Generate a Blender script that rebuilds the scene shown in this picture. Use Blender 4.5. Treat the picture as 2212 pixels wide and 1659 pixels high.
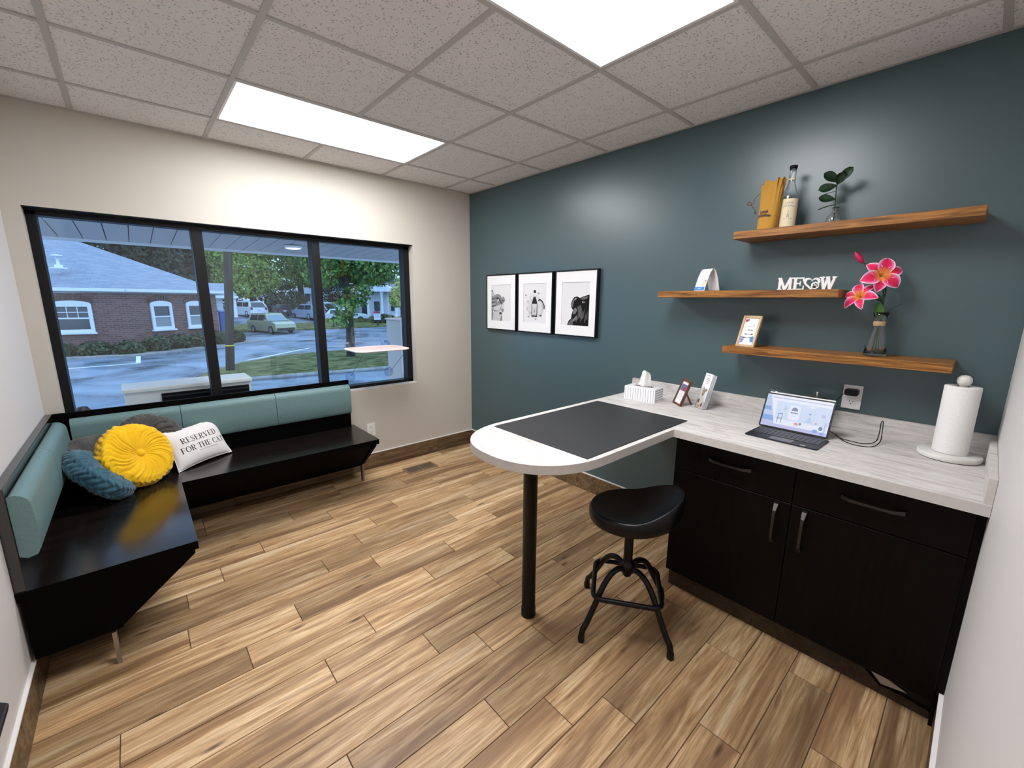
import bpy, bmesh, math, random
from math import sin, cos, pi, radians, sqrt, atan2, hypot
from mathutils import Vector, Matrix, Euler

for o in list(bpy.data.objects):
    bpy.data.objects.remove(o)
scene = bpy.context.scene
COL = scene.collection
rnd = random.Random(7)

# ------------------------------------------------------------------ camera
cam_data = bpy.data.cameras.new('camera')
cam = bpy.data.objects.new('camera', cam_data)
COL.objects.link(cam)
cam_data.sensor_fit = 'HORIZONTAL'
cam_data.sensor_width = 36.0
cam_data.lens = 908.84 / 2212 * 36.0
cam_data.clip_start = 0.02
cam_data.clip_end = 400
YAW, PITCH, ROLL = radians(-41.7731), radians(-11.2381), radians(0.4652)
CAM = Vector((-2.6269, -3.5946, 1.5353))
fwd = Vector((-sin(YAW) * cos(PITCH), cos(YAW) * cos(PITCH), sin(PITCH)))
rt = Vector((cos(YAW), sin(YAW), 0))
up = rt.cross(fwd)
rt2 = rt * cos(ROLL) + up * sin(ROLL)
up2 = up * cos(ROLL) - rt * sin(ROLL)
mw = Matrix(((rt2.x, up2.x, -fwd.x, CAM.x), (rt2.y, up2.y, -fwd.y, CAM.y), (rt2.z, up2.z, -fwd.z, CAM.z), (0, 0, 0, 1)))
cam.matrix_world = mw
scene.camera = cam

# ------------------------------------------------------------------ world: overcast bluish dusk sky
PANEL = 20.5          # radiance of the two ceiling panels
world = bpy.data.worlds.new('overcast_sky')
scene.world = world
world.use_nodes = True
bg = world.node_tree.nodes['Background']
bg.inputs[0].default_value = (0.40, 0.63, 1.0, 1)
bg.inputs[1].default_value = 2.75
scene.view_settings.view_transform = 'Standard'
scene.view_settings.look = 'None'
scene.view_settings.exposure = 0.0
scene.view_settings.gamma = 1.0
scene.view_settings.use_curve_mapping = False

# ------------------------------------------------------------------ material helpers
class NT:
    def __init__(self, m):
        self.t = m.node_tree; self.n = m.node_tree.nodes; self.l = m.node_tree.links
        self.bsdf = self.n.get('Principled BSDF')
        self.out = self.n.get('Material Output')
    def node(self, typ, ins=None, **props):
        nd = self.n.new(typ)
        for k, v in props.items():
            setattr(nd, k, v)
        for k, v in (ins or {}).items():
            self.set(nd.inputs[k], v)
        return nd
    def set(self, sock, v):
        if isinstance(v, bpy.types.NodeSocket):
            self.l.new(v, sock)
        else:
            sock.default_value = v
    def ramp(self, fac, stops, interp='LINEAR'):
        nd = self.n.new('ShaderNodeValToRGB')
        cr = nd.color_ramp; cr.interpolation = interp
        while len(cr.elements) < len(stops):
            cr.elements.new(0.5)
        for e, (p, c) in zip(cr.elements, stops):
            e.position = p
            e.color = (c[0], c[1], c[2], 1) if hasattr(c, '__len__') else (c, c, c, 1)
        self.l.new(fac, nd.inputs[0])
        return nd.outputs[0]
    def mix(self, fac, a, b, mode='MIX'):
        nd = self.n.new('ShaderNodeMix'); nd.data_type = 'RGBA'; nd.blend_type = mode
        self.set(nd.inputs[0], fac)
        self.set(nd.inputs[6], a if isinstance(a, bpy.types.NodeSocket) else (*a, 1))
        self.set(nd.inputs[7], b if isinstance(b, bpy.types.NodeSocket) else (*b, 1))
        return nd.outputs[2]
    def math(self, op, a, b=0.0, clamp=False):
        nd = self.n.new('ShaderNodeMath'); nd.operation = op; nd.use_clamp = clamp
        self.set(nd.inputs[0], a); self.set(nd.inputs[1], b)
        return nd.outputs[0]
    def coord(self, scale=(1, 1, 1), kind='Object', offset=None, rot=(0, 0, 0)):
        tc = self.n.new('ShaderNodeTexCoord')
        mp = self.n.new('ShaderNodeMapping')
        mp.inputs['Scale'].default_value = scale
        mp.inputs['Rotation'].default_value = rot
        self.l.new(tc.outputs[kind], mp.inputs[0])
        if offset is not None:
            self.set(mp.inputs['Location'], offset)
        return mp.outputs[0]
    def noise(self, vec, scale=5, detail=2, rough=0.5, dist=0.0):
        nd = self.n.new('ShaderNodeTexNoise')
        self.l.new(vec, nd.inputs['Vector'])
        nd.inputs['Scale'].default_value = scale; nd.inputs['Detail'].default_value = detail
        nd.inputs['Roughness'].default_value = rough; nd.inputs['Distortion'].default_value = dist
        return nd.outputs['Fac']
    def bump(self, h, strength=0.2, dist=0.01):
        nd = self.n.new('ShaderNodeBump')
        nd.inputs['Strength'].default_value = strength; nd.inputs['Distance'].default_value = dist
        self.l.new(h, nd.inputs['Height'])
        self.l.new(nd.outputs[0], self.bsdf.inputs['Normal'])

def mat(name, col=(0.5, 0.5, 0.5), rough=0.5, metal=0.0, spec=0.5, emit=None, estr=1.0, coat=0.0, sheen=0.0):
    m = bpy.data.materials.new(name); m.use_nodes = True
    b = m.node_tree.nodes['Principled BSDF']
    b.inputs['Base Color'].default_value = (*col, 1)
    b.inputs['Roughness'].default_value = rough
    b.inputs['Metallic'].default_value = metal
    b.inputs['Specular IOR Level'].default_value = spec
    b.inputs['Coat Weight'].default_value = coat
    b.inputs['Sheen Weight'].default_value = sheen
    if emit:
        b.inputs['Emission Color'].default_value = (*emit, 1)
        b.inputs['Emission Strength'].default_value = estr
    return m

def noisy(name, c1, c2, scale=30, rough=0.6, bump=0.0, bdist=0.002, stretch=(1, 1, 1), detail=4, lo=0.35, hi=0.65, spec=0.5, metal=0.0, sheen=0.0):
    m = mat(name, c1, rough, metal, spec, sheen=sheen); k = NT(m)
    v = k.coord(stretch)
    n = k.noise(v, scale, detail)
    k.set(k.bsdf.inputs['Base Color'], k.ramp(n, [(lo, c1), (hi, c2)]))
    if bump:
        k.bump(n, bump, bdist)
    return m

def glass_mat(name, tint=(1, 1, 1), refl=1.0, ior=1.5):
    m = bpy.data.materials.new(name); m.use_nodes = True
    k = NT(m); k.n.remove(k.bsdf)
    tr = k.node('ShaderNodeBsdfTransparent', {0: (*tint, 1)})
    gl = k.node('ShaderNodeBsdfGlossy', {0: (refl, refl, refl, 1), 'Roughness': 0.0})
    lw = k.node('ShaderNodeLayerWeight', {'Blend': 0.5})      # thin-sheet Schlick reflectance, same from both sides
    f0 = ((ior - 1) / (ior + 1)) ** 2
    fr = k.math('ADD', k.math('MULTIPLY', k.math('POWER', lw.outputs['Facing'], 5.0), 1 - f0), f0)
    mx = k.node('ShaderNodeMixShader', {0: fr, 1: tr.outputs[0], 2: gl.outputs[0]})
    k.l.new(mx.outputs[0], k.out.inputs[0])
    return m

M = {}
# paints
def paint(name, col, rough, spec, bscale=220, b=0.06):
    m = mat(name, col, rough, spec=spec); k = NT(m)
    n = k.noise(k.coord(), bscale, 3)
    k.bump(n, b, 0.002)
    return m
M['warm_lit_paint'] = paint('warm_lit_paint', (0.575, 0.535, 0.475), 0.55, 0.3)  # wall paint yellowed: warm light on the window wall put into the colour
M['white_paint'] = paint('off_white_paint', (0.66, 0.635, 0.62), 0.55, 0.3)
M['green_paint'] = paint('dark_teal_paint', (0.056, 0.101, 0.110), 0.34, 0.75, 260, 0.10)
M['trim_white'] = mat('white_trim', (0.8, 0.78, 0.76), 0.4)
M['black_alu'] = mat('black_aluminium', (0.006, 0.006, 0.007), 0.45, spec=0.25)
M['dark_header'] = mat('dark_header_lining', (0.012, 0.011, 0.011), 0.6, spec=0.25)
M['black_plastic'] = mat('black_plastic', (0.005, 0.005, 0.006), 0.4, spec=0.3)
M['black_metal'] = mat('black_powder_coat', (0.002, 0.002, 0.0024), 0.36, spec=0.3)
M['black_vinyl'] = mat('black_vinyl', (0.0025, 0.0025, 0.003), 0.36, spec=0.3)
M['chrome'] = mat('brushed_steel', (0.55, 0.53, 0.5), 0.3, 1.0)
M['dark_steel'] = mat('dark_pull_metal', (0.07, 0.066, 0.062), 0.42, 1.0)
M['leg_metal'] = mat('brushed_leg_metal', (0.38, 0.33, 0.29), 0.45, 0.8)
M['white_plastic'] = mat('white_plastic', (0.8, 0.79, 0.78), 0.35)
M['slot_dark'] = mat('slot_dark', (0.03, 0.03, 0.03), 0.5)
M['paper'] = mat('white_paper', (0.85, 0.85, 0.86), 0.7, spec=0.2)
M['glass'] = glass_mat('window_glass', (0.93, 0.96, 0.97), 1.0, 1.5)
M['clear_glass'] = glass_mat('clear_glass', (0.93, 0.95, 0.95), 1.0, 1.45)
def solid_glass(name, tint=(1, 1, 1), ior=1.45):
    m = mat(name, tint, 0.0, spec=0.5); b = m.node_tree.nodes['Principled BSDF']
    b.inputs['Transmission Weight'].default_value = 1.0; b.inputs['IOR'].default_value = ior
    return m
M['vase_glass'] = solid_glass('vase_glass', (0.97, 0.98, 0.98))
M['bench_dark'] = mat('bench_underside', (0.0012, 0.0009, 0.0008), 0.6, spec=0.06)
M['panel_light'] = mat('lit_diffuser', (0.9, 0.9, 0.9), 0.6, emit=(0.97, 0.975, 1.0), estr=PANEL)

def ceiling_mat():
    m = mat('fissured_ceiling_tile', (0.6, 0.57, 0.55), 0.9, spec=0.1); k = NT(m)
    v = k.coord()
    vor = k.node('ShaderNodeTexVoronoi', {'Vector': v, 'Scale': 80.0, 'Randomness': 1.0})
    n = k.noise(v, 30, 5, 0.65)
    pit = k.math('MULTIPLY', k.ramp(vor.outputs['Distance'], [(0.18, 1), (0.38, 0)]), k.ramp(n, [(0.44, 0), (0.52, 1)]))
    fine = k.ramp(k.noise(v, 260, 3), [(0.3, (0.72, 0.70, 0.685)), (0.7, (0.84, 0.815, 0.80))])
    k.set(k.bsdf.inputs['Base Color'], k.mix(pit, fine, (0.40, 0.375, 0.36)))
    k.bump(k.math('SUBTRACT', 1.0, pit), 0.35, 0.003)
    return m
M['ceiling_tile'] = ceiling_mat()
M['grid_metal'] = mat('ceiling_grid', (0.50, 0.475, 0.455), 0.5, spec=0.2)

def plank_mat(name, tone=1.0):
    m = mat(name, (0.4, 0.25, 0.13), 0.42, spec=0.42); k = NT(m)
    oi = k.node('ShaderNodeObjectInfo')
    r = oi.outputs['Random']
    off = k.node('ShaderNodeCombineXYZ', {0: k.math('MULTIPLY', r, 37.0), 1: k.math('MULTIPLY', r, 91.0), 2: k.math('MULTIPLY', r, 13.0)})
    v1 = k.coord((0.62, 9.5, 9.5), offset=off.outputs[0])
    v2 = k.coord((0.34, 4.6, 4.6), offset=off.outputs[0])
    v3 = k.coord((2.6, 70.0, 70.0), offset=off.outputs[0])
    big = k.noise(v2, 2.2, 3, 0.55, 0.6)
    mid = k.noise(v1, 3.2, 6, 0.6, 1.6)
    fine = k.noise(v3, 3.0, 3, 0.6)
    c = k.ramp(mid, [(0.26, (0.19 * tone, 0.100 * tone, 0.044 * tone)), (0.41, (0.42 * tone, 0.250 * tone, 0.116 * tone)),
                     (0.55, (0.60 * tone, 0.395 * tone, 0.205 * tone)), (0.70, (0.79 * tone, 0.60 * tone, 0.365 * tone))])
    c = k.mix(k.ramp(big, [(0.34, 0.8), (0.47, 0.0)]), c, (0.22 * tone, 0.118 * tone, 0.058 * tone))
    c = k.mix(k.ramp(big, [(0.56, 0.0), (0.70, 0.6)]), c, (0.84 * tone, 0.66 * tone, 0.43 * tone))
    c = k.mix(k.ramp(fine, [(0.36, 0.4), (0.54, 0.0)]), c, (0.20 * tone, 0.105 * tone, 0.05 * tone))
    # small dark knots
    vk = k.coord((2.2, 9.0, 9.0), offset=off.outputs[0])
    vo = k.node('ShaderNodeTexVoronoi', {'Vector': vk, 'Scale': 1.0})
    c = k.mix(k.ramp(vo.outputs['Distance'], [(0.03, 0.85), (0.11, 0.0)]), c, (0.05 * tone, 0.026 * tone, 0.015 * tone))
    br = k.ramp(r, [(0.0, 0.66), (0.35, 0.88), (0.7, 1.0), (1.0, 1.14)])
    c = k.mix(1.0, c, br, 'MULTIPLY')
    k.set(k.bsdf.inputs['Base Color'], c)
    k.set(k.bsdf.inputs['Roughness'], k.ramp(mid, [(0.3, 0.5), (0.7, 0.36)]))
    k.bump(fine, 0.12, 0.001)
    return m
M['plank'] = plank_mat('wood_look_plank')
M['base_plank'] = plank_mat('wood_look_base', 0.32)
M['toe_plank_shaded'] = plank_mat('shaded_toe_tile', 0.07)  # base tile darkened: shade under the cabinet put into its tone
M['grout'] = mat('brown_grout', (0.10, 0.058, 0.036), 0.85)

def laminate(name, c1, c2, rough, spec=0.5, along='x', s=1.0):
    m = mat(name, c1, rough, spec=spec); k = NT(m)
    sc = {'x': (1.2, 22, 22), 'y': (22, 1.2, 22), 'z': (22, 22, 1.2)}[along]
    n = k.noise(k.coord(sc), 3.0 * s, 6, 0.6, 0.6)
    k.set(k.bsdf.inputs['Base Color'], k.ramp(n, [(0.35, c1), (0.68, c2)]))
    return m
M['bench_wood'] = laminate('espresso_laminate', (0.004, 0.003, 0.0028), (0.014, 0.0095, 0.0085), 0.19, 1.0)
M['bench_wood_y'] = laminate('espresso_laminate_lengthwise', (0.004, 0.003, 0.0028), (0.014, 0.0095, 0.0085), 0.19, 1.0, 'y')
M['cab_wood'] = laminate('espresso_cabinet', (0.0012, 0.0008, 0.0007), (0.0055, 0.0027, 0.002), 0.45, 0.13, 'z')
M['shelf_wood'] = laminate('warm_walnut_shelf', (0.11, 0.037, 0.007), (0.44, 0.190, 0.042), 0.45, 0.4, 'y', 1.4)

def counter_mat():
    m = mat('pale_streaked_laminate', (0.6, 0.57, 0.53), 0.6, spec=0.25); k = NT(m)
    v = k.coord((15, 1.8, 15))
    n = k.noise(v, 2.6, 7, 0.62, 0.9)
    n2 = k.noise(k.coord((38, 5, 38)), 3.0, 4, 0.6, 0.4)
    c = k.ramp(n, [(0.34, (0.44, 0.41, 0.385)), (0.47, (0.60, 0.57, 0.545)), (0.6, (0.67, 0.645, 0.62))])
    c = k.mix(k.ramp(n2, [(0.33, 0.5), (0.48, 0.0)]), c, (0.42, 0.38, 0.35))
    k.set(k.bsdf.inputs['Base Color'], c)
    return m
M['counter'] = counter_mat()
M['counter_edge'] = noisy('counter_edge', (0.56, 0.525, 0.495), (0.60, 0.565, 0.535), 60, 0.5)
M['mat_rubber'] = noisy('charcoal_speckled_mat', (0.012, 0.012, 0.013), (0.035, 0.035, 0.037), 420, 0.55, 0.25, 0.001, detail=3)
M['teal_vinyl'] = noisy('teal_upholstery', (0.115, 0.20, 0.205), (0.15, 0.245, 0.25), 260, 0.5, 0.12, 0.001, spec=0.4)
M['yellow_velvet'] = noisy('yellow_velvet', (0.80, 0.44, 0.004), (0.90, 0.54, 0.01), 14, 0.75, sheen=0.25, spec=0.15)
M['blue_velvet'] = noisy('blue_velvet', (0.018, 0.075, 0.115), (0.04, 0.125, 0.17), 16, 0.7, sheen=0.4, spec=0.15)
M['grey_velvet'] = noisy('grey_velvet', (0.045, 0.045, 0.043), (0.085, 0.083, 0.078), 16, 0.7, sheen=0.35, spec=0.15)
M['canvas'] = noisy('white_canvas', (0.72, 0.69, 0.68), (0.78, 0.755, 0.745), 300, 0.8, 0.08, 0.001, spec=0.15)
M['ink'] = mat('dark_grey_ink', (0.05, 0.045, 0.05), 0.7, spec=0.2)
M['ink_light'] = mat('light_grey_ink', (0.34, 0.32, 0.33), 0.7, spec=0.2)
M['burlap'] = noisy('mustard_burlap', (0.40, 0.20, 0.034), (0.52, 0.285, 0.06), 900, 0.85, 0.3, 0.001, spec=0.1)
M['label_cream'] = mat('cream_label', (0.80, 0.72, 0.50), 0.6, spec=0.2)
M['light_wood'] = laminate('pale_wood', (0.50, 0.33, 0.17), (0.68, 0.48, 0.27), 0.5, 0.4, 'z')
M['brown_wood'] = laminate('reddish_brown_wood', (0.085, 0.026, 0.012), (0.20, 0.072, 0.034), 0.4, 0.4, 'z')
M['marble'] = noisy('white_marble', (0.66, 0.64, 0.60), (0.78, 0.76, 0.72), 8, 0.3, detail=6)
M['tissue'] = noisy('paper_towel', (0.78, 0.76, 0.735), (0.84, 0.82, 0.80), 160, 0.9, 0.35, 0.002, (1, 1, 2.2), spec=0.1)
# ------------------------------------------------------------------ mesh helpers
class MB:
    """collects faces; build() links them as ONE mesh object"""
    def __init__(self):
        self.v = []; self.f = []; self.mi = []; self.sm = []; self.uv = {}
    def add(self, verts, faces, mi=0, smooth=False, uvs=None):
        b = len(self.v)
        self.v += [tuple(p) for p in verts]
        for q in faces:
            if uvs is not None:
                self.uv[len(self.f)] = [uvs[i] for i in q]
            self.f.append([i + b for i in q]); self.mi.append(mi); self.sm.append(smooth)
        return self
    def box(self, x0, x1, y0, y1, z0, z1, mi=0, mtx=None):
        if x0 > x1: x0, x1 = x1, x0
        if y0 > y1: y0, y1 = y1, y0
        if z0 > z1: z0, z1 = z1, z0
        vs = [(x0, y0, z0), (x1, y0, z0), (x1, y1, z0), (x0, y1, z0), (x0, y0, z1), (x1, y0, z1), (x1, y1, z1), (x0, y1, z1)]
        if mtx: vs = [mtx @ Vector(p) for p in vs]
        return self.add(vs, [(0, 3, 2, 1), (4, 5, 6, 7), (0, 1, 5, 4), (1, 2, 6, 5), (2, 3, 7, 6), (3, 0, 4, 7)], mi)
    def prism(self, poly, a, b, axis='z', mi=0, mtx=None, smooth=False):
        """poly: list of 2D points; extruded between a and b along axis ('x': poly=(y,z); 'y': poly=(x,z); 'z': poly=(x,y))"""
        def P(p, h):
            q = {'x': (h, p[0], p[1]), 'y': (p[0], h, p[1]), 'z': (p[0], p[1], h)}[axis]
            return mtx @ Vector(q) if mtx else q
        n = len(poly)
        area = sum(poly[i][0] * poly[(i + 1) % n][1] - poly[(i + 1) % n][0] * poly[i][1] for i in range(n))
        if (area < 0) != (axis == 'y'):
            poly = poly[::-1]
        vs = [P(p, min(a, b)) for p in poly] + [P(p, max(a, b)) for p in poly]
        self.add(vs, [list(range(n))[::-1], list(range(n, 2 * n))], mi)
        self.add(vs, [(i, (i + 1) % n, (i + 1) % n + n, i + n) for i in range(n)], mi, smooth)
        return self
    def poly(self, pts, mi=0):
        return self.add(pts, [list(range(len(pts)))], mi)
    def tube(self, pts, r, seg=10, mi=0, closed=False, caps=True, smooth=True, mtx=None):
        pts = [Vector(p) for p in pts]
        n = len(pts)
        rs = r if hasattr(r, '__len__') else [r] * n
        vs = []; prev = None
        for i in range(n):
            if closed:
                t = (pts[(i + 1) % n] - pts[i - 1])
            else:
                t = pts[min(i + 1, n - 1)] - pts[max(i - 1, 0)]
            t.normalize()
            if prev is None:
                a = Vector((0, 0, 1)) if abs(t.z) < 0.9 else Vector((1, 0, 0))
                u = t.cross(a).normalized()
            else:
                u = (prev - t * prev.dot(t)).normalized()
            prev = u
            w = t.cross(u)
            for k in range(seg):
                an = 2 * pi * k / seg
                p = pts[i] + (u * cos(an) + w * sin(an)) * rs[i]
                vs.append(mtx @ p if mtx else p)
        fs = []
        m = n if closed else n - 1
        for i in range(m):
            for k in range(seg):
                j = (i + 1) % n
                fs.append((i * seg + k, i * seg + (k + 1) % seg, j * seg + (k + 1) % seg, j * seg + k))
        self.add(vs, fs, mi, smooth)
        if caps and not closed:
            self.add(vs, [list(range(seg))[::-1], list(range((n - 1) * seg, n * seg))], mi)
        return self
    def lathe(self, prof, c=(0, 0, 0), seg=32, mi=0, smooth=True, mtx=None, caps=True):
        """prof: (r,z) from bottom to top"""
        vs = []
        for (r, z) in prof:
            for k in range(seg):
                a = 2 * pi * k / seg
                p = Vector((c[0] + r * cos(a), c[1] + r * sin(a), c[2] + z))
                vs.append(mtx @ p if mtx else p)
        fs = []
        for i in range(len(prof) - 1):
            for k in range(seg):
                fs.append((i * seg + k, i * seg + (k + 1) % seg, (i + 1) * seg + (k + 1) % seg, (i + 1) * seg + k))
        self.add(vs, fs, mi, smooth)
        if caps:
            if prof[0][0] > 1e-5: self.add(vs, [list(range(seg))[::-1]], mi)
            if prof[-1][0] > 1e-5: self.add(vs, [list(range((len(prof) - 1) * seg, len(prof) * seg))], mi)
        return self
    def surf(self, fn, nu, nv, mi=0, smooth=True, closeu=False):
        """fn(s,t)->point, s,t in 0..1"""
        vs = []; uvs = []
        for i in range(nu + 1):
            for j in range(nv + 1):
                vs.append(tuple(fn(i / nu, j / nv))); uvs.append((i / nu, j / nv))
        fs = [(i * (nv + 1) + j, (i + 1) * (nv + 1) + j, (i + 1) * (nv + 1) + j + 1, i * (nv + 1) + j + 1) for i in range(nu) for j in range(nv)]
        return self.add(vs, fs, mi, smooth, uvs)
    def build(self, name, mats, parent=None, bevel=0.0, bseg=2, local=False, weld=False):
        me = bpy.data.meshes.new(name)
        vs = self.v
        if parent is not None and not local:
            inv = ROOT[parent.name].inverted()
            vs = [inv @ Vector(p) for p in vs]
        me.from_pydata([tuple(p) for p in vs], [], self.f)
        if not hasattr(mats, '__len__'): mats = [mats]
        for m in mats: me.materials.append(m)
        me.polygons.foreach_set('material_index', self.mi)
        me.polygons.foreach_set('use_smooth', self.sm)
        if self.uv:
            ul = me.uv_layers.new(name='UVMap')
            for i, p in enumerate(me.polygons):
                if i in self.uv:
                    for li, uvc in zip(p.loop_indices, self.uv[i]):
                        ul.data[li].uv = uvc
        me.validate(); me.update()
        o = bpy.data.objects.new(name, me)
        COL.objects.link(o)
        if parent is not None:
            o.parent = parent
            ROOT[o.name] = ROOT[parent.name]
        else:
            ROOT[o.name] = Matrix.Identity(4)
        if weld:
            w = o.modifiers.new('weld', 'WELD'); w.merge_threshold = 0.0002
        if bevel:
            b = o.modifiers.new('bevel', 'BEVEL'); b.width = bevel; b.segments = bseg; b.limit_method = 'ANGLE'; b.angle_limit = radians(40)
            b.harden_normals = False
        return o
ROOT = {}

def tag(o, label=None, cat=None, group=None, kind=None):
    if label: o['label'] = label
    if cat: o['category'] = cat
    if group: o['group'] = group
    if kind: o['kind'] = kind
    return o
def thing(name, label, cat, loc=(0, 0, 0), rotz=0.0, group=None):
    e = bpy.data.objects.new(name, None); COL.objects.link(e)
    e.empty_display_size = 0.1
    e.location = loc; e.rotation_euler = (0, 0, rotz)
    ROOT[e.name] = Matrix.Translation(loc) @ Matrix.Rotation(rotz, 4, 'Z')
    return tag(e, label, cat, group)
def struct_empty(name, loc=(0, 0, 0)):
    e = bpy.data.objects.new(name, None); COL.objects.link(e)
    e.location = loc; ROOT[e.name] = Matrix.Translation(loc); e['kind'] = 'structure'
    return e
def box1(name, b, m, parent=None, bevel=0.0):
    return MB().box(*b).build(name, m, parent, bevel)
def frame_from(origin, xdir, ydir):
    """4x4 matrix with given local x and y axes (orthonormalised) and z = x cross y"""
    x = Vector(xdir).normalized(); y = Vector(ydir); y = (y - x * y.dot(x)).normalized(); z = x.cross(y)
    o = Vector(origin)
    return Matrix(((x.x, y.x, z.x, o.x), (x.y, y.y, z.y, o.y), (x.z, y.z, z.z, o.z), (0, 0, 0, 1)))
def axis_frame(origin, n, spin=0.0):
    """matrix whose local z is n"""
    q = Vector(n).normalized().to_track_quat('Z', 'Y').to_matrix().to_4x4()
    return Matrix.Translation(origin) @ q @ Matrix.Rotation(spin, 4, 'Z')
def bez(pts, n=8):
    """smooth Catmull-Rom polyline through pts"""
    P = [Vector(p) for p in pts]; out = []
    for i in range(len(P) - 1):
        p0 = P[max(i - 1, 0)]; p1 = P[i]; p2 = P[i + 1]; p3 = P[min(i + 2, len(P) - 1)]
        for k in range(n):
            t = k / n
            out.append(0.5 * ((2 * p1) + (p2 - p0) * t + (2 * p0 - 5 * p1 + 4 * p2 - p3) * t * t + (3 * p1 - p0 - 3 * p2 + p3) * t ** 3))
    out.append(P[-1])
    return out
def rrect(x0, x1, y0, y1, r, n=6):
    pts = []
    for cx, cy, a0 in ((x1 - r, y1 - r, 0), (x0 + r, y1 - r, 90), (x0 + r, y0 + r, 180), (x1 - r, y0 + r, 270)):
        for k in range(n + 1):
            a = radians(a0 + 90 * k / n)
            pts.append((cx + r * cos(a), cy + r * sin(a)))
    return pts
def text_mesh(body, size, align='CENTER', font_bold=0.0):
    """triangulated built-in font text -> (verts2d, faces)"""
    cu = bpy.data.curves.new('txt', 'FONT'); cu.body = body; cu.size = size; cu.align_x = align; cu.offset = font_bold
    cu.resolution_u = 3
    ob = bpy.data.objects.new('txt', cu)
    COL.objects.link(ob)
    dg = bpy.context.evaluated_depsgraph_get()
    me = bpy.data.meshes.new_from_object(ob.evaluated_get(dg))
    vs = [(v.co.x, v.co.y) for v in me.vertices]; fs = [list(p.vertices) for p in me.polygons]
    bpy.data.objects.remove(ob); bpy.data.meshes.remove(me); bpy.data.curves.remove(cu)
    return vs, fs
# --- hand-drawn serif capitals: strokes are (points, widths)
def arc(cx, cy, rx, ry, a0, a1, n=14):
    return [(cx + rx * cos(radians(a0 + (a1 - a0) * i / n)), cy + ry * sin(radians(a0 + (a1 - a0) * i / n))) for i in range(n + 1)]
def thickarc(cx, cy, rx, ry, a0, a1, tk, tn, n=16):
    pts = arc(cx, cy, rx, ry, a0, a1, n)
    ws = [tn + (tk - tn) * abs(cos(radians(a0 + (a1 - a0) * i / n))) ** 1.6 for i in range(n + 1)]
    return (pts, ws)
def serif_letter(ch, K=0.15, T=0.045):
    L = lambda pts, w: (pts, [w] * len(pts))
    S = lambda x, y, h=0.14: L([(x - h, y), (x + h, y)], T)
    b, t = T / 2, 1 - T / 2
    if ch == 'R':
        return 0.78, [L([(0.17, 0), (0.17, 1)], K), S(0.17, b), L([(0.03, t), (0.4, t)], T), thickarc(0.38, 0.745, 0.22, 0.235, 90, -90, K, T), L([(0.2, 0.51), (0.4, 0.51)], T), L([(0.36, 0.51), (0.62, 0.03), (0.76, 0.02)], K * 0.8)]
    if ch == 'E':
        return 0.7, [L([(0.17, 0), (0.17, 1)], K), L([(0.03, t), (0.6, t)], T), L([(0.03, b), (0.63, b)], T), L([(0.2, 0.52), (0.46, 0.52)], T), L([(0.58, t), (0.6, 0.76)], T), L([(0.61, b), (0.64, 0.26)], T), L([(0.46, 0.4), (0.46, 0.64)], T)]
    if ch == 'F':
        return 0.66, [L([(0.17, 0), (0.17, 1)], K), L([(0.03, t), (0.6, t)], T), S(0.17, b), L([(0.2, 0.5), (0.45, 0.5)], T), L([(0.58, t), (0.6, 0.74)], T), L([(0.45, 0.38), (0.45, 0.62)], T)]
    if ch == 'S':
        pts = arc(0.31, 0.75, 0.2, 0.22, 30, 250, 14) + [(0.34, 0.5)] + arc(0.31, 0.25, 0.22, 0.23, 70, -150, 14)
        ws = [T + (K - T) * max(0, sin(pi * i / (len(pts) - 1))) ** 3 for i in range(len(pts))]
        return 0.62, [(pts, ws), L([(0.5, 0.7), (0.5, 0.98)], T), L([(0.1, 0.02), (0.1, 0.32)], T)]
    if ch == 'V':
        return 0.78, [L([(0.12, 1), (0.4, 0)], K), L([(0.66, 1), (0.42, 0)], T), S(0.12, t), S(0.66, t, 0.11)]
    if ch == 'D':
        return 0.8, [L([(0.17, 0), (0.17, 1)], K), L([(0.03, t), (0.35, t)], T), L([(0.03, b), (0.35, b)], T), thickarc(0.34, 0.5, 0.36, 0.478, 90, -90, K, T)]
    if ch == 'O':
        return 0.84, [thickarc(0.42, 0.5, 0.34, 0.478, 0, 360, K, T, 36)]
    if ch == 'T':
        return 0.72, [L([(0.36, 0), (0.36, 1)], K), L([(0.04, t), (0.68, t)], T), S(0.36, b), L([(0.05, t), (0.04, 0.74)], T), L([(0.67, t), (0.68, 0.74)], T)]
    if ch == 'H':
        return 0.86, [L([(0.17, 0), (0.17, 1)], K), L([(0.68, 0), (0.68, 1)], K), L([(0.17, 0.5), (0.68, 0.5)], T), S(0.17, b), S(0.17, t), S(0.68, b), S(0.68, t)]
    if ch == 'C':
        return 0.76, [thickarc(0.42, 0.5, 0.34, 0.478, 45, 315, K, T, 30), L([(0.67, 0.68), (0.67, 0.98)], T), L([(0.67, 0.04), (0.67, 0.22)], T)]
    if ch == 'A':
        return 0.78, [L([(0.36, 1), (0.62, 0)], K), L([(0.36, 1), (0.12, 0)], T), L([(0.2, 0.34), (0.54, 0.34)], T), S(0.12, b, 0.11), S(0.63, b)]
    return 0.34, []
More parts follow.
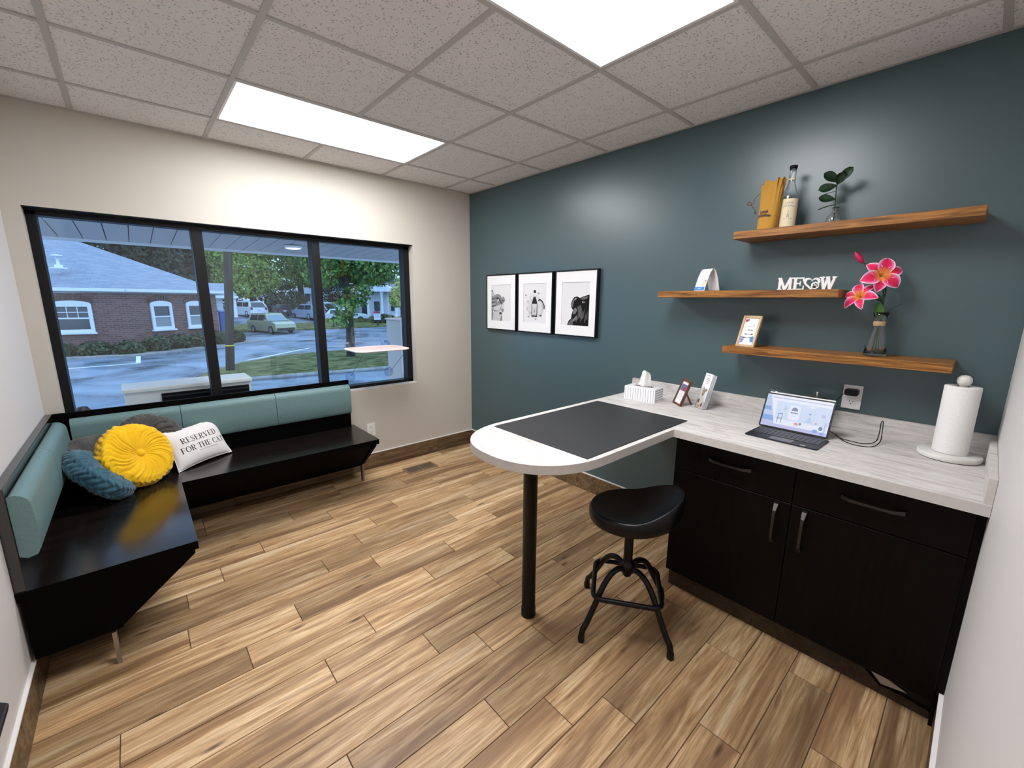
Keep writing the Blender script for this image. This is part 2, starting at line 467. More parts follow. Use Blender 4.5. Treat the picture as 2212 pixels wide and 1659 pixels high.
def stroke_quads(pts, ws, step):
    """ribbon quads with subdivision so they can be draped on a curved face"""
    P = []; W = []
    for i in range(len(pts) - 1):
        d = hypot(pts[i + 1][0] - pts[i][0], pts[i + 1][1] - pts[i][1]); n = max(1, int(d / step + 0.999))
        for k in range(n):
            t = k / n
            P.append((pts[i][0] * (1 - t) + pts[i + 1][0] * t, pts[i][1] * (1 - t) + pts[i + 1][1] * t)); W.append(ws[i] * (1 - t) + ws[i + 1] * t)
    P.append(pts[-1]); W.append(ws[-1])
    vs = []; fs = []
    n = len(P)
    for i in range(n):
        a = P[max(i - 1, 0)]; b = P[min(i + 1, n - 1)]
        dx, dy = b[0] - a[0], b[1] - a[1]; l = hypot(dx, dy) or 1
        nx, ny = -dy / l * W[i] / 2, dx / l * W[i] / 2
        vs += [(P[i][0] + nx, P[i][1] + ny), (P[i][0] - nx, P[i][1] - ny)]
        if i: fs.append((2 * i - 2, 2 * i - 1, 2 * i + 1, 2 * i))
    return vs, fs
def serif_line(text, h, step=0.1, track=0.06):
    x = 0; vs = []; fs = []
    for ch in text:
        w, st = serif_letter(ch)
        for pts, ws in st:
            v, f = stroke_quads(pts, ws, step)
            b = len(vs); vs += [((p[0] + x) * h, p[1] * h) for p in v]; fs += [[i + b for i in q] for q in f]
        x += w + track
    return vs, fs, (x - track) * h
# ------------------------------------------------------------------ room shell
W_, L_, H_ = 3.084, 3.69, 2.554
WX0, WX1, WZ0, WZ1 = -3.008, -0.646, 0.750, 2.023      # window opening
T_ = 0.6096
def st(o): o['kind'] = 'structure'; return o
m = MB()
m.box(-W_ - 0.12, WX0, 0, 0.2, -0.05, H_ + 0.15)
m.box(WX1, 0.12, 0, 0.2, -0.05, H_ + 0.15)
m.box(WX0, WX1, 0, 0.2, -0.05, WZ0)
m.box(WX0, WX1, 0, 0.2, WZ1, H_ + 0.15)
wall_back = st(m.build('wall_back', M['warm_lit_paint']))
wall_right = st(box1('wall_right', (0, 0.12, -L_ - 0.12, 0, -0.05, H_ + 0.15), M['green_paint']))
wall_left = st(box1('wall_left', (-W_ - 0.12, -W_, -L_ - 0.12, 0, -0.05, H_ + 0.15), M['white_paint']))
wall_front = st(box1('wall_front', (-W_, 0, -L_ - 0.12, -L_, -0.05, H_ + 0.15), M['white_paint']))

# floor: grout bed + one object per plank
floor = st(box1('floor', (-W_, 0, -L_, 0, -0.06, -0.0035), M['grout']))
rows = {0: -0.66, 1: -1.551, 2: -1.065, 3: -0.850, 4: -1.309, 5: -1.540, 6: -1.708, 7: -1.966, 8: -1.727, 9: -1.304, 10: -1.541, 11: -1.956,
        12: -1.300, 13: -1.797, 14: -1.609, 15: -1.375, 16: -1.782, 17: -1.602, 18: -1.423, 19: -0.840, 20: -1.241, 21: -0.729, 22: -1.03, 23: -0.55}
plank_mesh = {}
def get_plank(lx, wy):
    key = (round(lx, 3), round(wy, 3))
    if key not in plank_mesh:
        o = MB().box(-lx / 2, lx / 2, -wy / 2, wy / 2, -0.008, 0).build('plank', M['plank'], None, 0.0012, 1)
        plank_mesh[key] = o.data
        bpy.data.objects.remove(o)
    return plank_mesh[key]
ROOT['floor'] = Matrix.Identity(4)
for r, xj in rows.items():
    y1 = -0.095 - 0.1503 * r; y0 = y1 - 0.1503
    y0 = max(y0, -L_)
    if r == 0: y1b = y1
    if y1 - y0 < 0.02: continue
    x = xj
    while x > -W_: x -= 0.889
    while x < 0:
        a, b = max(x, -W_), min(x + 0.889, 0)
        if b - a > 0.015:
            lx, wy = b - a - 0.003, y1 - y0 - 0.003
            o = bpy.data.objects.new('plank', get_plank(lx, wy))
            COL.objects.link(o); o.parent = floor
            o.location = ((a + b) / 2, (y0 + y1) / 2, 0)
            bv = o.modifiers.new('bevel', 'BEVEL'); bv.width = 0.0012; bv.segments = 1
        x += 0.889
x = -0.45
while x > -W_: x -= 0.889
while x < 0:                                        # cut row along the window wall
    a, b = max(x, -W_), min(x + 0.889, 0)
    if b - a > 0.02:
        o = bpy.data.objects.new('plank', get_plank(b - a - 0.003, 0.092)); COL.objects.link(o); o.parent = floor
        o.location = ((a + b) / 2, -0.0475, 0)
    x += 0.889

# tile baseboards: pieces + white top strip
BB = 0.148
def baseboard(name, p0, p1, nrm, first):
    """runs from p0 to p1 on the floor, nrm = inward normal"""
    p0 = Vector((p0[0], p0[1], 0)); p1 = Vector((p1[0], p1[1], 0)); d = p1 - p0; ln = d.length; d.normalize()
    n = Vector((nrm[0], nrm[1], 0))
    mt = frame_from(p0, d, n)
    if mt.to_3x3().col[2].z < 0:
        mt = frame_from(p1, -d, n)
    root = st(MB().box(0, ln, 0.0005, 0.004, 0.0, BB - 0.003, mtx=mt).build(name, M['grout']))
    s = first
    while s > 0: s -= 0.889
    while s < ln:
        a, b = max(s, 0) + 0.0012, min(s + 0.889, ln) - 0.0012
        if b - a > 0.01:
            MB().box(a, b, 0.002, 0.011, 0.001, BB - 0.004, mtx=mt).build('base_tile', M['base_plank'], root, 0.001, 1)
        s += 0.889
    MB().box(0, ln, 0.0, 0.0125, BB - 0.004, BB + 0.002, mtx=mt).build('top_strip', M['trim_white'], root)
    return root
baseboard('baseboard_back', (-W_, 0), (0, 0), (0, -1), 2.22 - 0.889 * 2)
baseboard('baseboard_right', (0, -0.0126), (0, -2.62), (-1, 0), 0.89 + 0.36)
baseboard('baseboard_left', (-W_, -0.0126), (-W_, -L_), (1, 0), 0.5)
baseboard('baseboard_front', (-W_ + 0.0126, -L_), (-0.61, -L_), (0, 1), 0.3)

# ceiling: backing, grid bars, tiles
ceiling = st(box1('ceiling', (-W_, 0, -L_, 0, H_ + 0.03, H_ + 0.12), M['grid_metal']))
gx = [-0.307 - T_ * i for i in range(5)]            # x of bars running along y
gy = [-0.427 - T_ * i for i in range(6)]            # y of bars running along x
for x in gx:
    segs = [(-L_, 0)]
    if abs(x + 1.526) < 0.01: segs = [(-0.427 - 0.012, 0), (-2.256 - 0.012, -1.036 + 0.012), (-L_, -2.865 + 0.012)]
    for a, b in segs:
        MB().box(x - 0.012, x + 0.012, a, b, H_, H_ + 0.022).build('grid_bar', M['grid_metal'], ceiling, 0.001, 1)
for i, y in enumerate(gy):
    ed = [0] + gx + [-W_]
    MB().box(-W_, 0, y - 0.012, y + 0.012, H_ + 0.0004, H_ + 0.022).build('grid_bar', M['grid_metal'], ceiling, 0.001, 1)
for b in ((-W_, 0, -0.022, 0), (-W_, 0, -L_, -L_ + 0.022), (-W_, -W_ + 0.022, -L_, 0), (-0.022, 0, -L_, 0)):
    MB().box(*b, H_ + 0.0008, H_ + 0.02).build('wall_angle', M['grid_metal'], ceiling)
lights = [(-0.917, -2.136, 0), (-0.917, -2.136, 3)]
xe = [0] + gx + [-W_]; ye = [0] + gy + [-L_]
for i in range(len(xe) - 1):
    for j in range(len(ye) - 1):
        if i in (2, 3) and j in (1, 4):            # light panels sit here
            continue
        x1, x0 = xe[i] - 0.008, xe[i + 1] + 0.008
        y1, y0 = ye[j] - 0.008, ye[j + 1] + 0.008
        if x1 - x0 < 0.02 or y1 - y0 < 0.02: continue
        cx, cy = (x0 + x1) / 2, (y0 + y1) / 2
        o = MB().box(x0, x1, y0, y1, H_ + 0.006, H_ + 0.02).build('ceiling_tile', M['ceiling_tile'], ceiling)

# window_1: black frame, mullions, panes, drywall returns
win = struct_empty('window_1', (WX0, 0.1, WZ0))
FY0, FY1 = 0.075, 0.165
A = M['black_alu']
MB().box(WX0, WX0 + 0.042, FY0, FY1, WZ0, WZ1).build('frame_side', A, win, 0.002)
MB().box(WX1 - 0.055, WX1, FY0, FY1, WZ0, WZ1).build('frame_side', A, win, 0.002)
MB().box(WX0, WX1, FY0, FY1, WZ1 - 0.036, WZ1).build('frame_head', A, win, 0.002)
MB().box(WX0, WX1, FY0, FY1, WZ0, WZ0 + 0.03).build('frame_sill', A, win, 0.002)
MB().box(WX0, WX1, FY0 - 0.012, FY0, WZ1 - 0.014, WZ1).build('frame_stop', A, win)
MB().box(WX0, WX1, 0.0, FY0, WZ1 - 0.004, WZ1).build('head_lining', M['dark_header'], win)
for xc in (-2.234, -1.470):
    MB().box(xc - 0.031, xc + 0.031, FY0 - 0.004, FY1, WZ0, WZ1 - 0.03).build('mullion', A, win, 0.002)
for a, b in ((WX0 + 0.042, -2.265), (-2.203, -1.501), (-1.439, WX1 - 0.055)):
    MB().box(a, b, 0.118, 0.122, WZ0 + 0.03, WZ1 - 0.036).build('pane', M['glass'], win)
MB().box(WX0, WX1, 0.0, FY0, WZ0, WZ0 + 0.004).build('sill_board', M['trim_white'], win)

# ------------------------------------------------------------------ ceiling light panels
for (x1, x0, j), lab in zip(lights, ('bright ceiling light panel above the window wall, farther of two', 'bright ceiling light panel at top of view, nearer of two')):
    y1 = gy[j]; y0 = gy[j] - T_
    t = thing('ceiling_light', lab, 'ceiling light', ((x0 + x1) / 2, (y0 + y1) / 2, H_ + 0.006), 0, 'flat ceiling light panels')
    a, b, c, d = x0 + 0.012, x1 - 0.012, y0 + 0.012, y1 - 0.012
    f = MB()
    f.box(a, b, c, c + 0.012, H_ + 0.001, H_ + 0.02).box(a, b, d - 0.012, d, H_ + 0.001, H_ + 0.02)
    f.box(a, a + 0.012, c + 0.012, d - 0.012, H_ + 0.001, H_ + 0.02).box(b - 0.012, b, c + 0.012, d - 0.012, H_ + 0.001, H_ + 0.02)
    f.build('frame', M['trim_white'], t)
    MB().box(a + 0.012, b - 0.012, c + 0.012, d - 0.012, H_ + 0.006, H_ + 0.012).build('diffuser', M['panel_light'], t)
# ------------------------------------------------------------------ L-shaped bench
BX = -W_ + 0.002
bench = thing('corner_bench', 'dark espresso L-shaped corner bench with teal padded back under the window', 'bench', (-2.5, -0.55, 0))
m = MB()
SE, SF, SX = -1.29, -0.527, -2.531          # right end, front edge, inner edge of the left arm
m.prism([(BX, -0.002), (SE, -0.002), (SE, SF), (SX, SF), (SX, -1.347), (BX, -1.347)], 0.412, 0.45, 'z')
so = m.build('seat', [M['bench_wood'], M['bench_dark']], bench, 0.003)
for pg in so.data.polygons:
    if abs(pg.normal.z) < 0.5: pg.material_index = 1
# back panels
MB().box(BX + 0.03, -1.318, -0.034, -0.0135, 0.45, 0.858).build('back_panel', M['bench_dark'], bench, 0.002)
MB().box(BX, BX + 0.03, -1.342, -0.0135, 0.45, 0.858).build('back_panel', M['bench_wood_y'], bench, 0.002)
# sloping aprons and end panels
MB().prism([(-0.505, 0.412), (-0.475, 0.412), (-0.2, 0.165), (-0.235, 0.165)], SE - 0.04, SX - 0.05, 'x').build('apron', M['bench_dark'], bench)
MB().prism([(SX - 0.022, 0.412), (SX - 0.052, 0.412), (-2.85, 0.165), (-2.82, 0.165)], -1.33, -0.3, 'y').build('apron', M['bench_dark'], bench)
MB().prism([(-0.0135, 0.412), (-0.51, 0.412), (-0.51, 0.395), (-0.238, 0.160), (-0.0135, 0.160)], SE - 0.04, SE - 0.018, 'x').build('end_panel', M['bench_dark'], bench)
MB().prism([(BX + 0.012, 0.412), (SX - 0.015, 0.412), (SX - 0.015, 0.395), (-2.832, 0.160), (BX + 0.012, 0.160)], -1.347, -1.325, 'y').build('end_panel', M['bench_dark'], bench)
MB().box(BX + 0.012, SE - 0.04, -0.235, -0.0135, 0.150, 0.165).build('under_board', M['bench_dark'], bench)
MB().box(BX + 0.012, -2.82, -1.325, -0.235, 0.150, 0.165).build('under_board', M['bench_dark'], bench)
for (a, b, c, d) in ((SE - 0.034, SE - 0.020, -0.232, -0.19), (-2.857, -2.843, -1.345, -1.32), (-2.53, -2.515, -0.232, -0.19)):
    MB().box(a, b, c, d, 0.0, 0.152).build('leg', M['leg_metal'], bench)
def pad(name, a, b, along, wall, sgn):
    """upholstered back cushion; a..b along the wall, profile rounded at the top front"""
    prof = [(0.0, 0.585), (0.0, 0.822)]
    for k in range(9):
        an = radians(90 - 90 * k / 8)
        prof.append((0.012 + 0.044 * cos(an), 0.778 + 0.046 * sin(an)))
    prof += [(0.060, 0.70), (0.058, 0.605), (0.046, 0.580), (0.02, 0.574)]
    pts = [(wall + sgn * p[0], p[1]) for p in prof]
    o = MB().prism(pts, a, b, along, smooth=True).build(name, M['teal_vinyl'], bench, 0.008, 3)
    return o
g = 0.0015
for a, b in ((-2.985, -2.466), (-2.466, -1.895), (-1.895, -1.328)):
    pad('back_cushion', a + g, b - g, 'x', -0.035, -1)
for a, b in ((-1.335, -0.68), (-0.68, -0.097)):
    pad('back_cushion', a + g, b - g, 'y', BX + 0.031, 1)

# ------------------------------------------------------------------ cushions on the bench
def round_cushion(name, label, c, n, R, T, mt, spin, group=None, pleats=34):
    t = thing(name, label, 'cushion', (c[0], c[1], 0.452), 0, group)
    mx = axis_frame(c, n, spin)
    NU, NV = pleats * 9, 72
    r0 = random.Random(len(label))
    bd = [0.0]
    for _ in range(pleats): bd.append(bd[-1] + r0.uniform(0.55, 1.45))
    bd = [x / bd[-1] for x in bd]
    dep_ = [r0.uniform(0.6, 1.35) for _ in range(pleats)]
    def crease(a, k):                              # uneven pleats with sharp valleys
        x = (a / (2 * pi)) % 1.0
        lo, hi = 0, pleats
        while hi - lo > 1:
            md = (lo + hi) // 2
            if bd[md] <= x: lo = md
            else: hi = md
        f = (x - bd[lo]) / (bd[lo + 1] - bd[lo])
        return (max(0.0, 4 * f * (1 - f)) ** 0.45) * dep_[lo]
    def fn(s, q):
        a = 2 * pi * s
        # q: 0 front centre -> .40 front rim -> .60 back rim -> 1 back centre
        if q < 0.40:
            u = q / 0.40; r = R * (0.085 + 0.875 * u); z = T * (0.5 - 0.17 * (1 - u) ** 3.0 - 0.10 * u ** 4)
            sw = a + 0.10 * sin(3 * a + 1.0) * u + 0.06 * sin(7 * a + 6 * u) + 0.45 * u * u
            d = 0.0125 * crease(sw, 0) * (0.30 + 0.70 * u) * min(1, u * 6)
            return mx @ Vector((r * cos(a), r * sin(a), z + d))
        if q > 0.60:
            u = (1 - q) / 0.40; r = R * (0.085 + 0.875 * u); z = -T * (0.5 - 0.17 * (1 - u) ** 3.0 - 0.10 * u ** 4)
            d = 0.010 * crease(a, 0) * (0.35 + 0.65 * u) * min(1, u * 6)
            return mx @ Vector((r * cos(a), r * sin(a), z - d))
        u = (q - 0.40) / 0.20                           # side: bands of gathered folds
        th = pi * u
        band = u * 3.0
        sh = 0.25 + (0.5 if int(band) % 2 else 0.0)
        bf = sin(pi * (band - math.floor(band))) ** 0.5 if 0 < u < 1 else 0
        d = 0.017 * crease(a + sh * 2 * pi / pleats + 0.45 + (band - math.floor(band) - 0.5) * 0.16 * (1 if int(band) % 2 else -1), 0) + 0.007 * bf
        rr = R * 0.955 + 0.10 * T * sin(th) + d * (0.6 + 0.4 * sin(th))
        return mx @ Vector((rr * cos(a), rr * sin(a), T * 0.40 * cos(th)))
    MB().surf(fn, NU, NV).build('cover', mt, t, weld=True)
    b = MB()
    b.lathe([(R * 0.14, 0.0), (R * 0.135, 0.008), (R * 0.10, 0.014), (0.0005, 0.016)], (0, 0, T * 0.33), 20, mtx=mx)
    b.build('button', mt, t)
    return t
round_cushion('round_cushion', 'dark grey pleated round velvet cushion leaning on the window-side back', (-2.655, -0.195, 0.632), (0.12, -0.92, 0.36), 0.165, 0.10, M['grey_velvet'], 0.3)
round_cushion('round_cushion', 'lighter grey pleated round cushion tucked in the bench corner', (-2.875, -0.245, 0.600), (0.30, -0.42, 0.86), 0.165, 0.10, M['grey_velvet'], 0.9)
round_cushion('round_cushion', 'blue pleated round velvet cushion leaning on the left-side back', (-2.868, -0.500, 0.585), (0.76, 0.02, 0.62), 0.155, 0.105, M['blue_velvet'], 0.2)
round_cushion('round_cushion', 'bright yellow pleated round velvet cushion with a centre button', (-2.712, -0.395, 0.630), (0.56, -0.68, 0.44), 0.168, 0.105, M['yellow_velvet'], 0.5)

# white rectangular pillow with lettering
pc = Vector((-2.375, -0.235, 0.46))
xd = Vector((0.835, 0.55, 0.02)); 
pil = thing('lettered_pillow', 'white rectangular pillow lettered RESERVED FOR THE CAT', 'pillow', (pc.x, pc.y, 0.452))
PW, PH, PT = 0.375, 0.27, 0.10
lean = radians(26)
xn = xd.normalized()
back = Vector((-xn.y, xn.x, 0)).normalized()          # horizontal direction away from the viewer
yd = Vector((0, 0, 1)) * cos(lean) + back * sin(lean)
PM = frame_from(pc + Vector((0, 0, 0.0)), xd, yd) @ Matrix.Translation((0, PH / 2 - 0.004, 0))
def pil_h(x, y):
    u, v = min(1, abs(2 * x / PW)), min(1, abs(2 * y / PH))
    return PT / 2 * (max(0, 1 - u ** 2.6) ** 0.55) * (max(0, 1 - v ** 2.6) ** 0.55) + 0.0
def pil_pt(x, y, sgn, off=0.0):
    u, v = 2 * x / PW, 2 * y / PH
    px = x * (1 - 0.075 * (1 - v * v)); py = y * (1 - 0.10 * (1 - u * u))
    wr = 0.0025 * sin(40 * y + 9 * x) * max(0, (-u - 0.45)) * 1.6
    return PM @ Vector((px, py, sgn * (pil_h(x, y) + off + wr)))
b = MB()
for sg in (1, -1):
    b.surf(lambda s, q: pil_pt((s - 0.5) * PW, (q - 0.5) * PH, sg), 56, 40)
b.build('cover', M['canvas'], pil, weld=True)
seam = [pil_pt(PW / 2 * x, PH / 2 * y, 1) for x, y in ([(-1 + 2 * i / 20, -1) for i in range(20)] + [(1, -1 + 2 * i / 20) for i in range(20)] + [(1 - 2 * i / 20, 1) for i in range(20)] + [(-1, 1 - 2 * i / 20) for i in range(20)])]
MB().tube(seam, 0.003, 6, closed=True).build('seam', M['canvas'], pil)
b = MB()
def drape(vs, fs, x0, y0, mi=0):
    b.add([pil_pt(p[0] + x0, p[1] + y0, 1, 0.0012) for p in vs], fs, mi)
v, f, wd = serif_line('RESERVED', 0.041, 0.12, 0.05); drape(v, f, -wd / 2 + 0.002, 0.022)
v, f, wd = serif_line('FOR THE CAT', 0.040, 0.12, 0.035); drape(v, f, -wd / 2 + 0.008, -0.042)
v, f = text_mesh('SIT AT YOUR OWN RISK', 0.0125); drape(v, f, 0.03, -0.062, 1)
b.build('lettering', [M['ink'], M['ink_light']], pil)
# ------------------------------------------------------------------ countertop with rounded peninsula
CZ0, CZ1 = 0.876, 0.9144
PY0, PY1, XF, TIPC, TIPA = -2.635, -1.983, -0.690, -1.25, -0.355
top = thing('countertop', 'pale streaked laminate countertop with rounded peninsula end', 'countertop', (-0.6, -2.6, CZ0))
b_ = (PY1 - PY0) / 2; yc = (PY0 + PY1) / 2
outline = [(-0.001, -L_ + 0.001), (-0.001, PY1)]
pts = []
for k in range(41):
    a = radians(90 + 180 * k / 40)
    cx, sy = cos(a), sin(a)
    pts.append((TIPC - abs(cx) ** (2 / 2.3) * 0.355, yc + b_ * (abs(sy) ** (2 / 2.3)) * (1 if sy > 0 else -1)))
outline += pts + [(XF, PY0), (XF, -L_ + 0.001)]
MB().prism(outline, CZ0 + 0.001, CZ1, 'z').build('top', M['counter'], top)
# edge band, a slightly proud strip following the outline
band = [p for p in pts]; path = [(-0.001, PY1)] + band + [(XF, PY0), (XF, -L_ + 0.001)]
e = MB(); n = len(path); ev = []
for i, p in enumerate(path):
    a = path[max(i - 1, 0)]; c = path[min(i + 1, n - 1)]
    d1 = Vector((p[0] - a[0], p[1] - a[1])); d2 = Vector((c[0] - p[0], c[1] - p[1]))
    if d1.length < 1e-6: d1 = d2
    if d2.length < 1e-6: d2 = d1
    d1.normalize(); d2.normalize()
    n1 = Vector((d1.y, -d1.x)); n2 = Vector((d2.y, -d2.x)); nn = (n1 + n2); nn = nn / max(0.3, nn.dot(n1))
    q = (p[0] + nn.x * 0.0012, p[1] + nn.y * 0.0012)
    ev += [(p[0], p[1], CZ0), (q[0], q[1], CZ0), (q[0], q[1], CZ1 - 0.0006), (p[0], p[1], CZ1 - 0.0003)]
for i in range(n - 1):
    for k in range(4):
        e.add([ev[4 * i + k], ev[4 * i + (k + 1) % 4], ev[4 * i + 4 + (k + 1) % 4], ev[4 * i + 4 + k]], [(0, 1, 2, 3)])
e.build('edge_band', M['counter_edge'], top)
MB().box(-0.021, -0.001, -L_ + 0.001, -1.965, CZ1, 1.0).build('backsplash', M['counter'], top, 0.0015)
MB().box(-0.43, -0.021, -L_ + 0.0005, -3.669, CZ1, 1.0).build('side_splash', M['counter'], top, 0.0015)
MB().box(-0.684, -0.431, -L_ + 0.0005, -3.669, CZ1, 1.0).build('side_splash', M['counter_edge'], top, 0.0015)
lg = MB()
lg.lathe([(0.036, 0.0), (0.036, 0.045), (0.0335, 0.05), (0.0335, 0.86), (0.05, 0.862), (0.05, CZ0)], (-1.335, -2.284, 0), 32)
lg.build('table_leg', M['black_metal'], top)
# rubber mat on the peninsula
t = tag(MB().box(-1.343, -0.498, -2.612, -2.025, CZ1, CZ1 + 0.004).build('table_mat', M['mat_rubber'], None, 0.0015), 'charcoal speckled rectangular mat lying on the peninsula', 'mat')

# ------------------------------------------------------------------ base cabinet
CX = -0.62
cab = thing('base_cabinet', 'near-black wooden base cabinet with two drawers and two doors', 'cabinet', (-0.4, -3.15, 0))
MB().box(CX + 0.02, -0.012, -L_ + 0.002, -2.622, 0.106, CZ0).build('body', M['cab_wood'], cab)
MB().box(CX + 0.012, -0.56, -L_ + 0.002, -3.668, 0.0, CZ0).build('filler_strip', M['cab_wood'], cab)
MB().box(-0.565, -0.02, -3.668, -2.63, 0.0, 0.106).build('toe_kick', M['black_plastic'], cab)
gap = 0.0016
for y1, y0 in ((-2.620, -3.150), (-3.150, -3.668)):
    d = MB().box(CX, CX + 0.019, y0 + gap, y1 - gap, 0.692, 0.868).build('drawer', M['cab_wood'], cab, 0.0012, 1)
    dr = MB().box(CX, CX + 0.019, y0 + gap, y1 - gap, 0.109, 0.688).build('door', M['cab_wood'], cab, 0.0012, 1)
    yc2 = -2.89 if y1 > -2.7 else -3.405
    def pull(p0, p1, flat):
        a, c = Vector(p0), Vector(p1); dv = (c - a)
        k = MB()
        s = Vector((-0.032, 0, 0))
        side = Vector((0, 0, 1)) if abs(dv.y) > abs(dv.z) else Vector((0, 1, 0))
        secs = [(0.0, 0.0, 0.009), (0.02, 0.3, 0.0085), (0.16, 0.88, 0.006), (0.3, 1.0, 0.005), (0.7, 1.0, 0.005), (0.84, 0.88, 0.006), (0.98, 0.3, 0.0085), (1.0, 0.0, 0.009)]
        vs = []
        for q, h, w in secs:
            c0 = a + dv * q + s * h
            nrm = Vector((-1, 0, 0)); th = 0.006
            vs += [c0 + side * w, c0 - side * w, c0 - side * w - nrm * -th, c0 + side * w - nrm * -th]
        fs = []
        for i in range(len(secs) - 1):
            for q in range(4):
                fs.append((4 * i + q, 4 * i + (q + 1) % 4, 4 * i + 4 + (q + 1) % 4, 4 * i + 4 + q))
        fs += [(0, 1, 2, 3), (4 * len(secs) - 4, 4 * len(secs) - 3, 4 * len(secs) - 2, 4 * len(secs) - 1)]
        k.add(vs, fs)
        return k
    pull((CX - 0.0, yc2 + 0.098, 0.79), (CX - 0.0, yc2 - 0.098, 0.79), True).build('handle', M['dark_steel'], d)
    yh = -3.098 if y1 > -2.7 else -3.203
    pull((CX - 0.0, yh, 0.68), (CX - 0.0, yh, 0.49), True).build('handle', M['dark_steel'], dr)
# tile strip along the toe kick with a broken corner and a pale gap
MB().prism([(-2.622, 0.002), (-2.622, 0.085), (-3.46, 0.085), (-3.52, 0.035), (-3.58, 0.04), (-3.667, 0.03), (-3.667, 0.002)], -0.578, -0.567, 'x').build('toe_tile', M['toe_plank_shaded'], cab)
MB().prism([(-3.465, 0.100), (-3.525, 0.040), (-3.600, 0.055)], -0.5705, -0.566, 'x').build('pale_gap', mat('pale_subfloor_gap', (0.5, 0.45, 0.37), 0.8), cab)

# ------------------------------------------------------------------ floating shelves
shelves = []
for y1, y0, zt, lab in ((-2.635, -3.527, 1.896, 'uppermost brown wooden floating shelf holding the burlap bag'),
                        (-2.231, -3.121, 1.597, 'middle brown wooden floating shelf holding the MEOW sign'),
                        (-2.639, -3.527, 1.300, 'lowest brown wooden floating shelf holding the flower vase')):
    s = tag(MB().box(-0.222, -0.001, y0, y1, zt - 0.037, zt).build('floating_shelf', M['shelf_wood'], None, 0.0012, 1), lab, 'shelf', 'floating shelves on the dark wall')
    shelves.append(s)
Z1, Z2, Z3 = 1.896, 1.597, 1.300

# ------------------------------------------------------------------ stool
sc = Vector((-1.0025, -2.6176, 0))
spin = atan2(-0.824, 0.567)
stool = thing('work_stool', 'black padded swivel work stool under the peninsula', 'stool', tuple(sc))
def LP(a, r, z): return (sc.x + r * cos(a), sc.y + r * sin(a), z)
seat_dir = radians(-58)                             # raised lip at the side nearest the cabinet
def seat_fn(s, q):
    a = 2 * pi * s
    da = cos(a - seat_dir)
    lip = max(0, da) ** 1.6
    R = 0.194 + 0.042 * lip
    rim_t = 0.606 + 0.098 * lip - 0.010 * max(0, -da)
    rim_b = 0.540 + 0.034 * lip - 0.006 * max(0, -da)
    # q 0 top centre -> .55 rim -> .75 lower rim -> 1 underside centre
    if q < 0.55:
        u = q / 0.55; r = R * u * 0.93
        z = 0.586 + (rim_t - 0.586) * u ** 2.6
    elif q < 0.75:
        u = (q - 0.55) / 0.20; th = pi * u
        r = R * (0.93 + 0.07 * sin(th)) * (1 - 0.06 * lip * u); z = (rim_t + rim_b) / 2 + (rim_t - rim_b) / 2 * cos(th)
    else:
        u = (q - 0.75) / 0.25
        r = R * 0.93 * (1 - 0.06 * lip) * (1 - u); z = rim_b * (1 - u) ** 1.5 + 0.512 * (1 - (1 - u) ** 1.5)
    return (sc.x + r * cos(a), sc.y + r * sin(a), z)
MB().surf(seat_fn, 56, 40).build('seat', M['black_vinyl'], stool, weld=True)
MB().lathe([(0.021, 0.31), (0.021, 0.52)], tuple(sc), 20).build('column', M['black_metal'], stool)
MB().lathe([(0.012, 0.238), (0.02, 0.245), (0.024, 0.262), (0.034, 0.268), (0.034, 0.305), (0.024, 0.312), (0.022, 0.33)], tuple(sc), 24).build('hub', M['black_metal'], stool)
for k in range(4):
    a = spin + pi / 4 + k * pi / 2
    p = bez([LP(a, 0.025, 0.288), LP(a, 0.07, 0.296), LP(a, 0.115, 0.278), LP(a, 0.155, 0.235), LP(a, 0.205, 0.15), LP(a, 0.245, 0.085), LP(a, 0.268, 0.055), LP(a, 0.274, 0.0)], 6)
    leg = MB().tube(p, 0.0135, 12).build('leg', M['black_metal'], stool)
    MB().lathe([(0.014, 0.0), (0.0155, 0.004), (0.0155, 0.028), (0.0135, 0.032)], LP(a, 0.2735, 0.0), 14).build('rubber_foot', M['black_plastic'], leg)
ring = []
hs = 0.152
cr = Matrix.Translation(sc) @ Matrix.Rotation(spin, 4, 'Z')
for (x, y) in rrect(-hs, hs, -hs, hs, 0.045, 8):
    ring.append(cr @ Vector((x, y, 0.200)))
MB().tube(ring, 0.0115, 12, closed=True).build('foot_ring', M['black_metal'], stool)
# ------------------------------------------------------------------ framed prints on the dark wall
GREY = {}
def grey(g):
    if g not in GREY: GREY[g] = mat('print_tone_%02d' % int(g * 100), (g ** 1.25, g ** 1.25, g ** 1.25 * 1.02), 0.8, spec=0.05)
    return GREY[g]
def print_layer(parent, name, polys, yc, z0, w, h, x, mirror=1):
    """polys: list of (grey, [(u,v)...]) in 0..1 print coordinates, u to the right as seen from the room"""
    tones = sorted(set(g for g, _ in polys)); mb = MB()
    for i, (g, ps) in enumerate(polys):
        mb.poly([(x - 0.00025 * (i + 1), yc + w / 2 - u * w, z0 + v * h) for u, v in ps], tones.index(g))
    mb.build(name, [grey(g) for g in tones], parent)
def blob(cx, cy, rx, ry, n=14, a0=0.0, jit=0.0, seed=1):
    r = random.Random(seed)
    return [(cx + rx * (1 + jit * r.uniform(-1, 1)) * cos(2 * pi * i / n + a0), cy + ry * (1 + jit * r.uniform(-1, 1)) * sin(2 * pi * i / n + a0)) for i in range(n)]
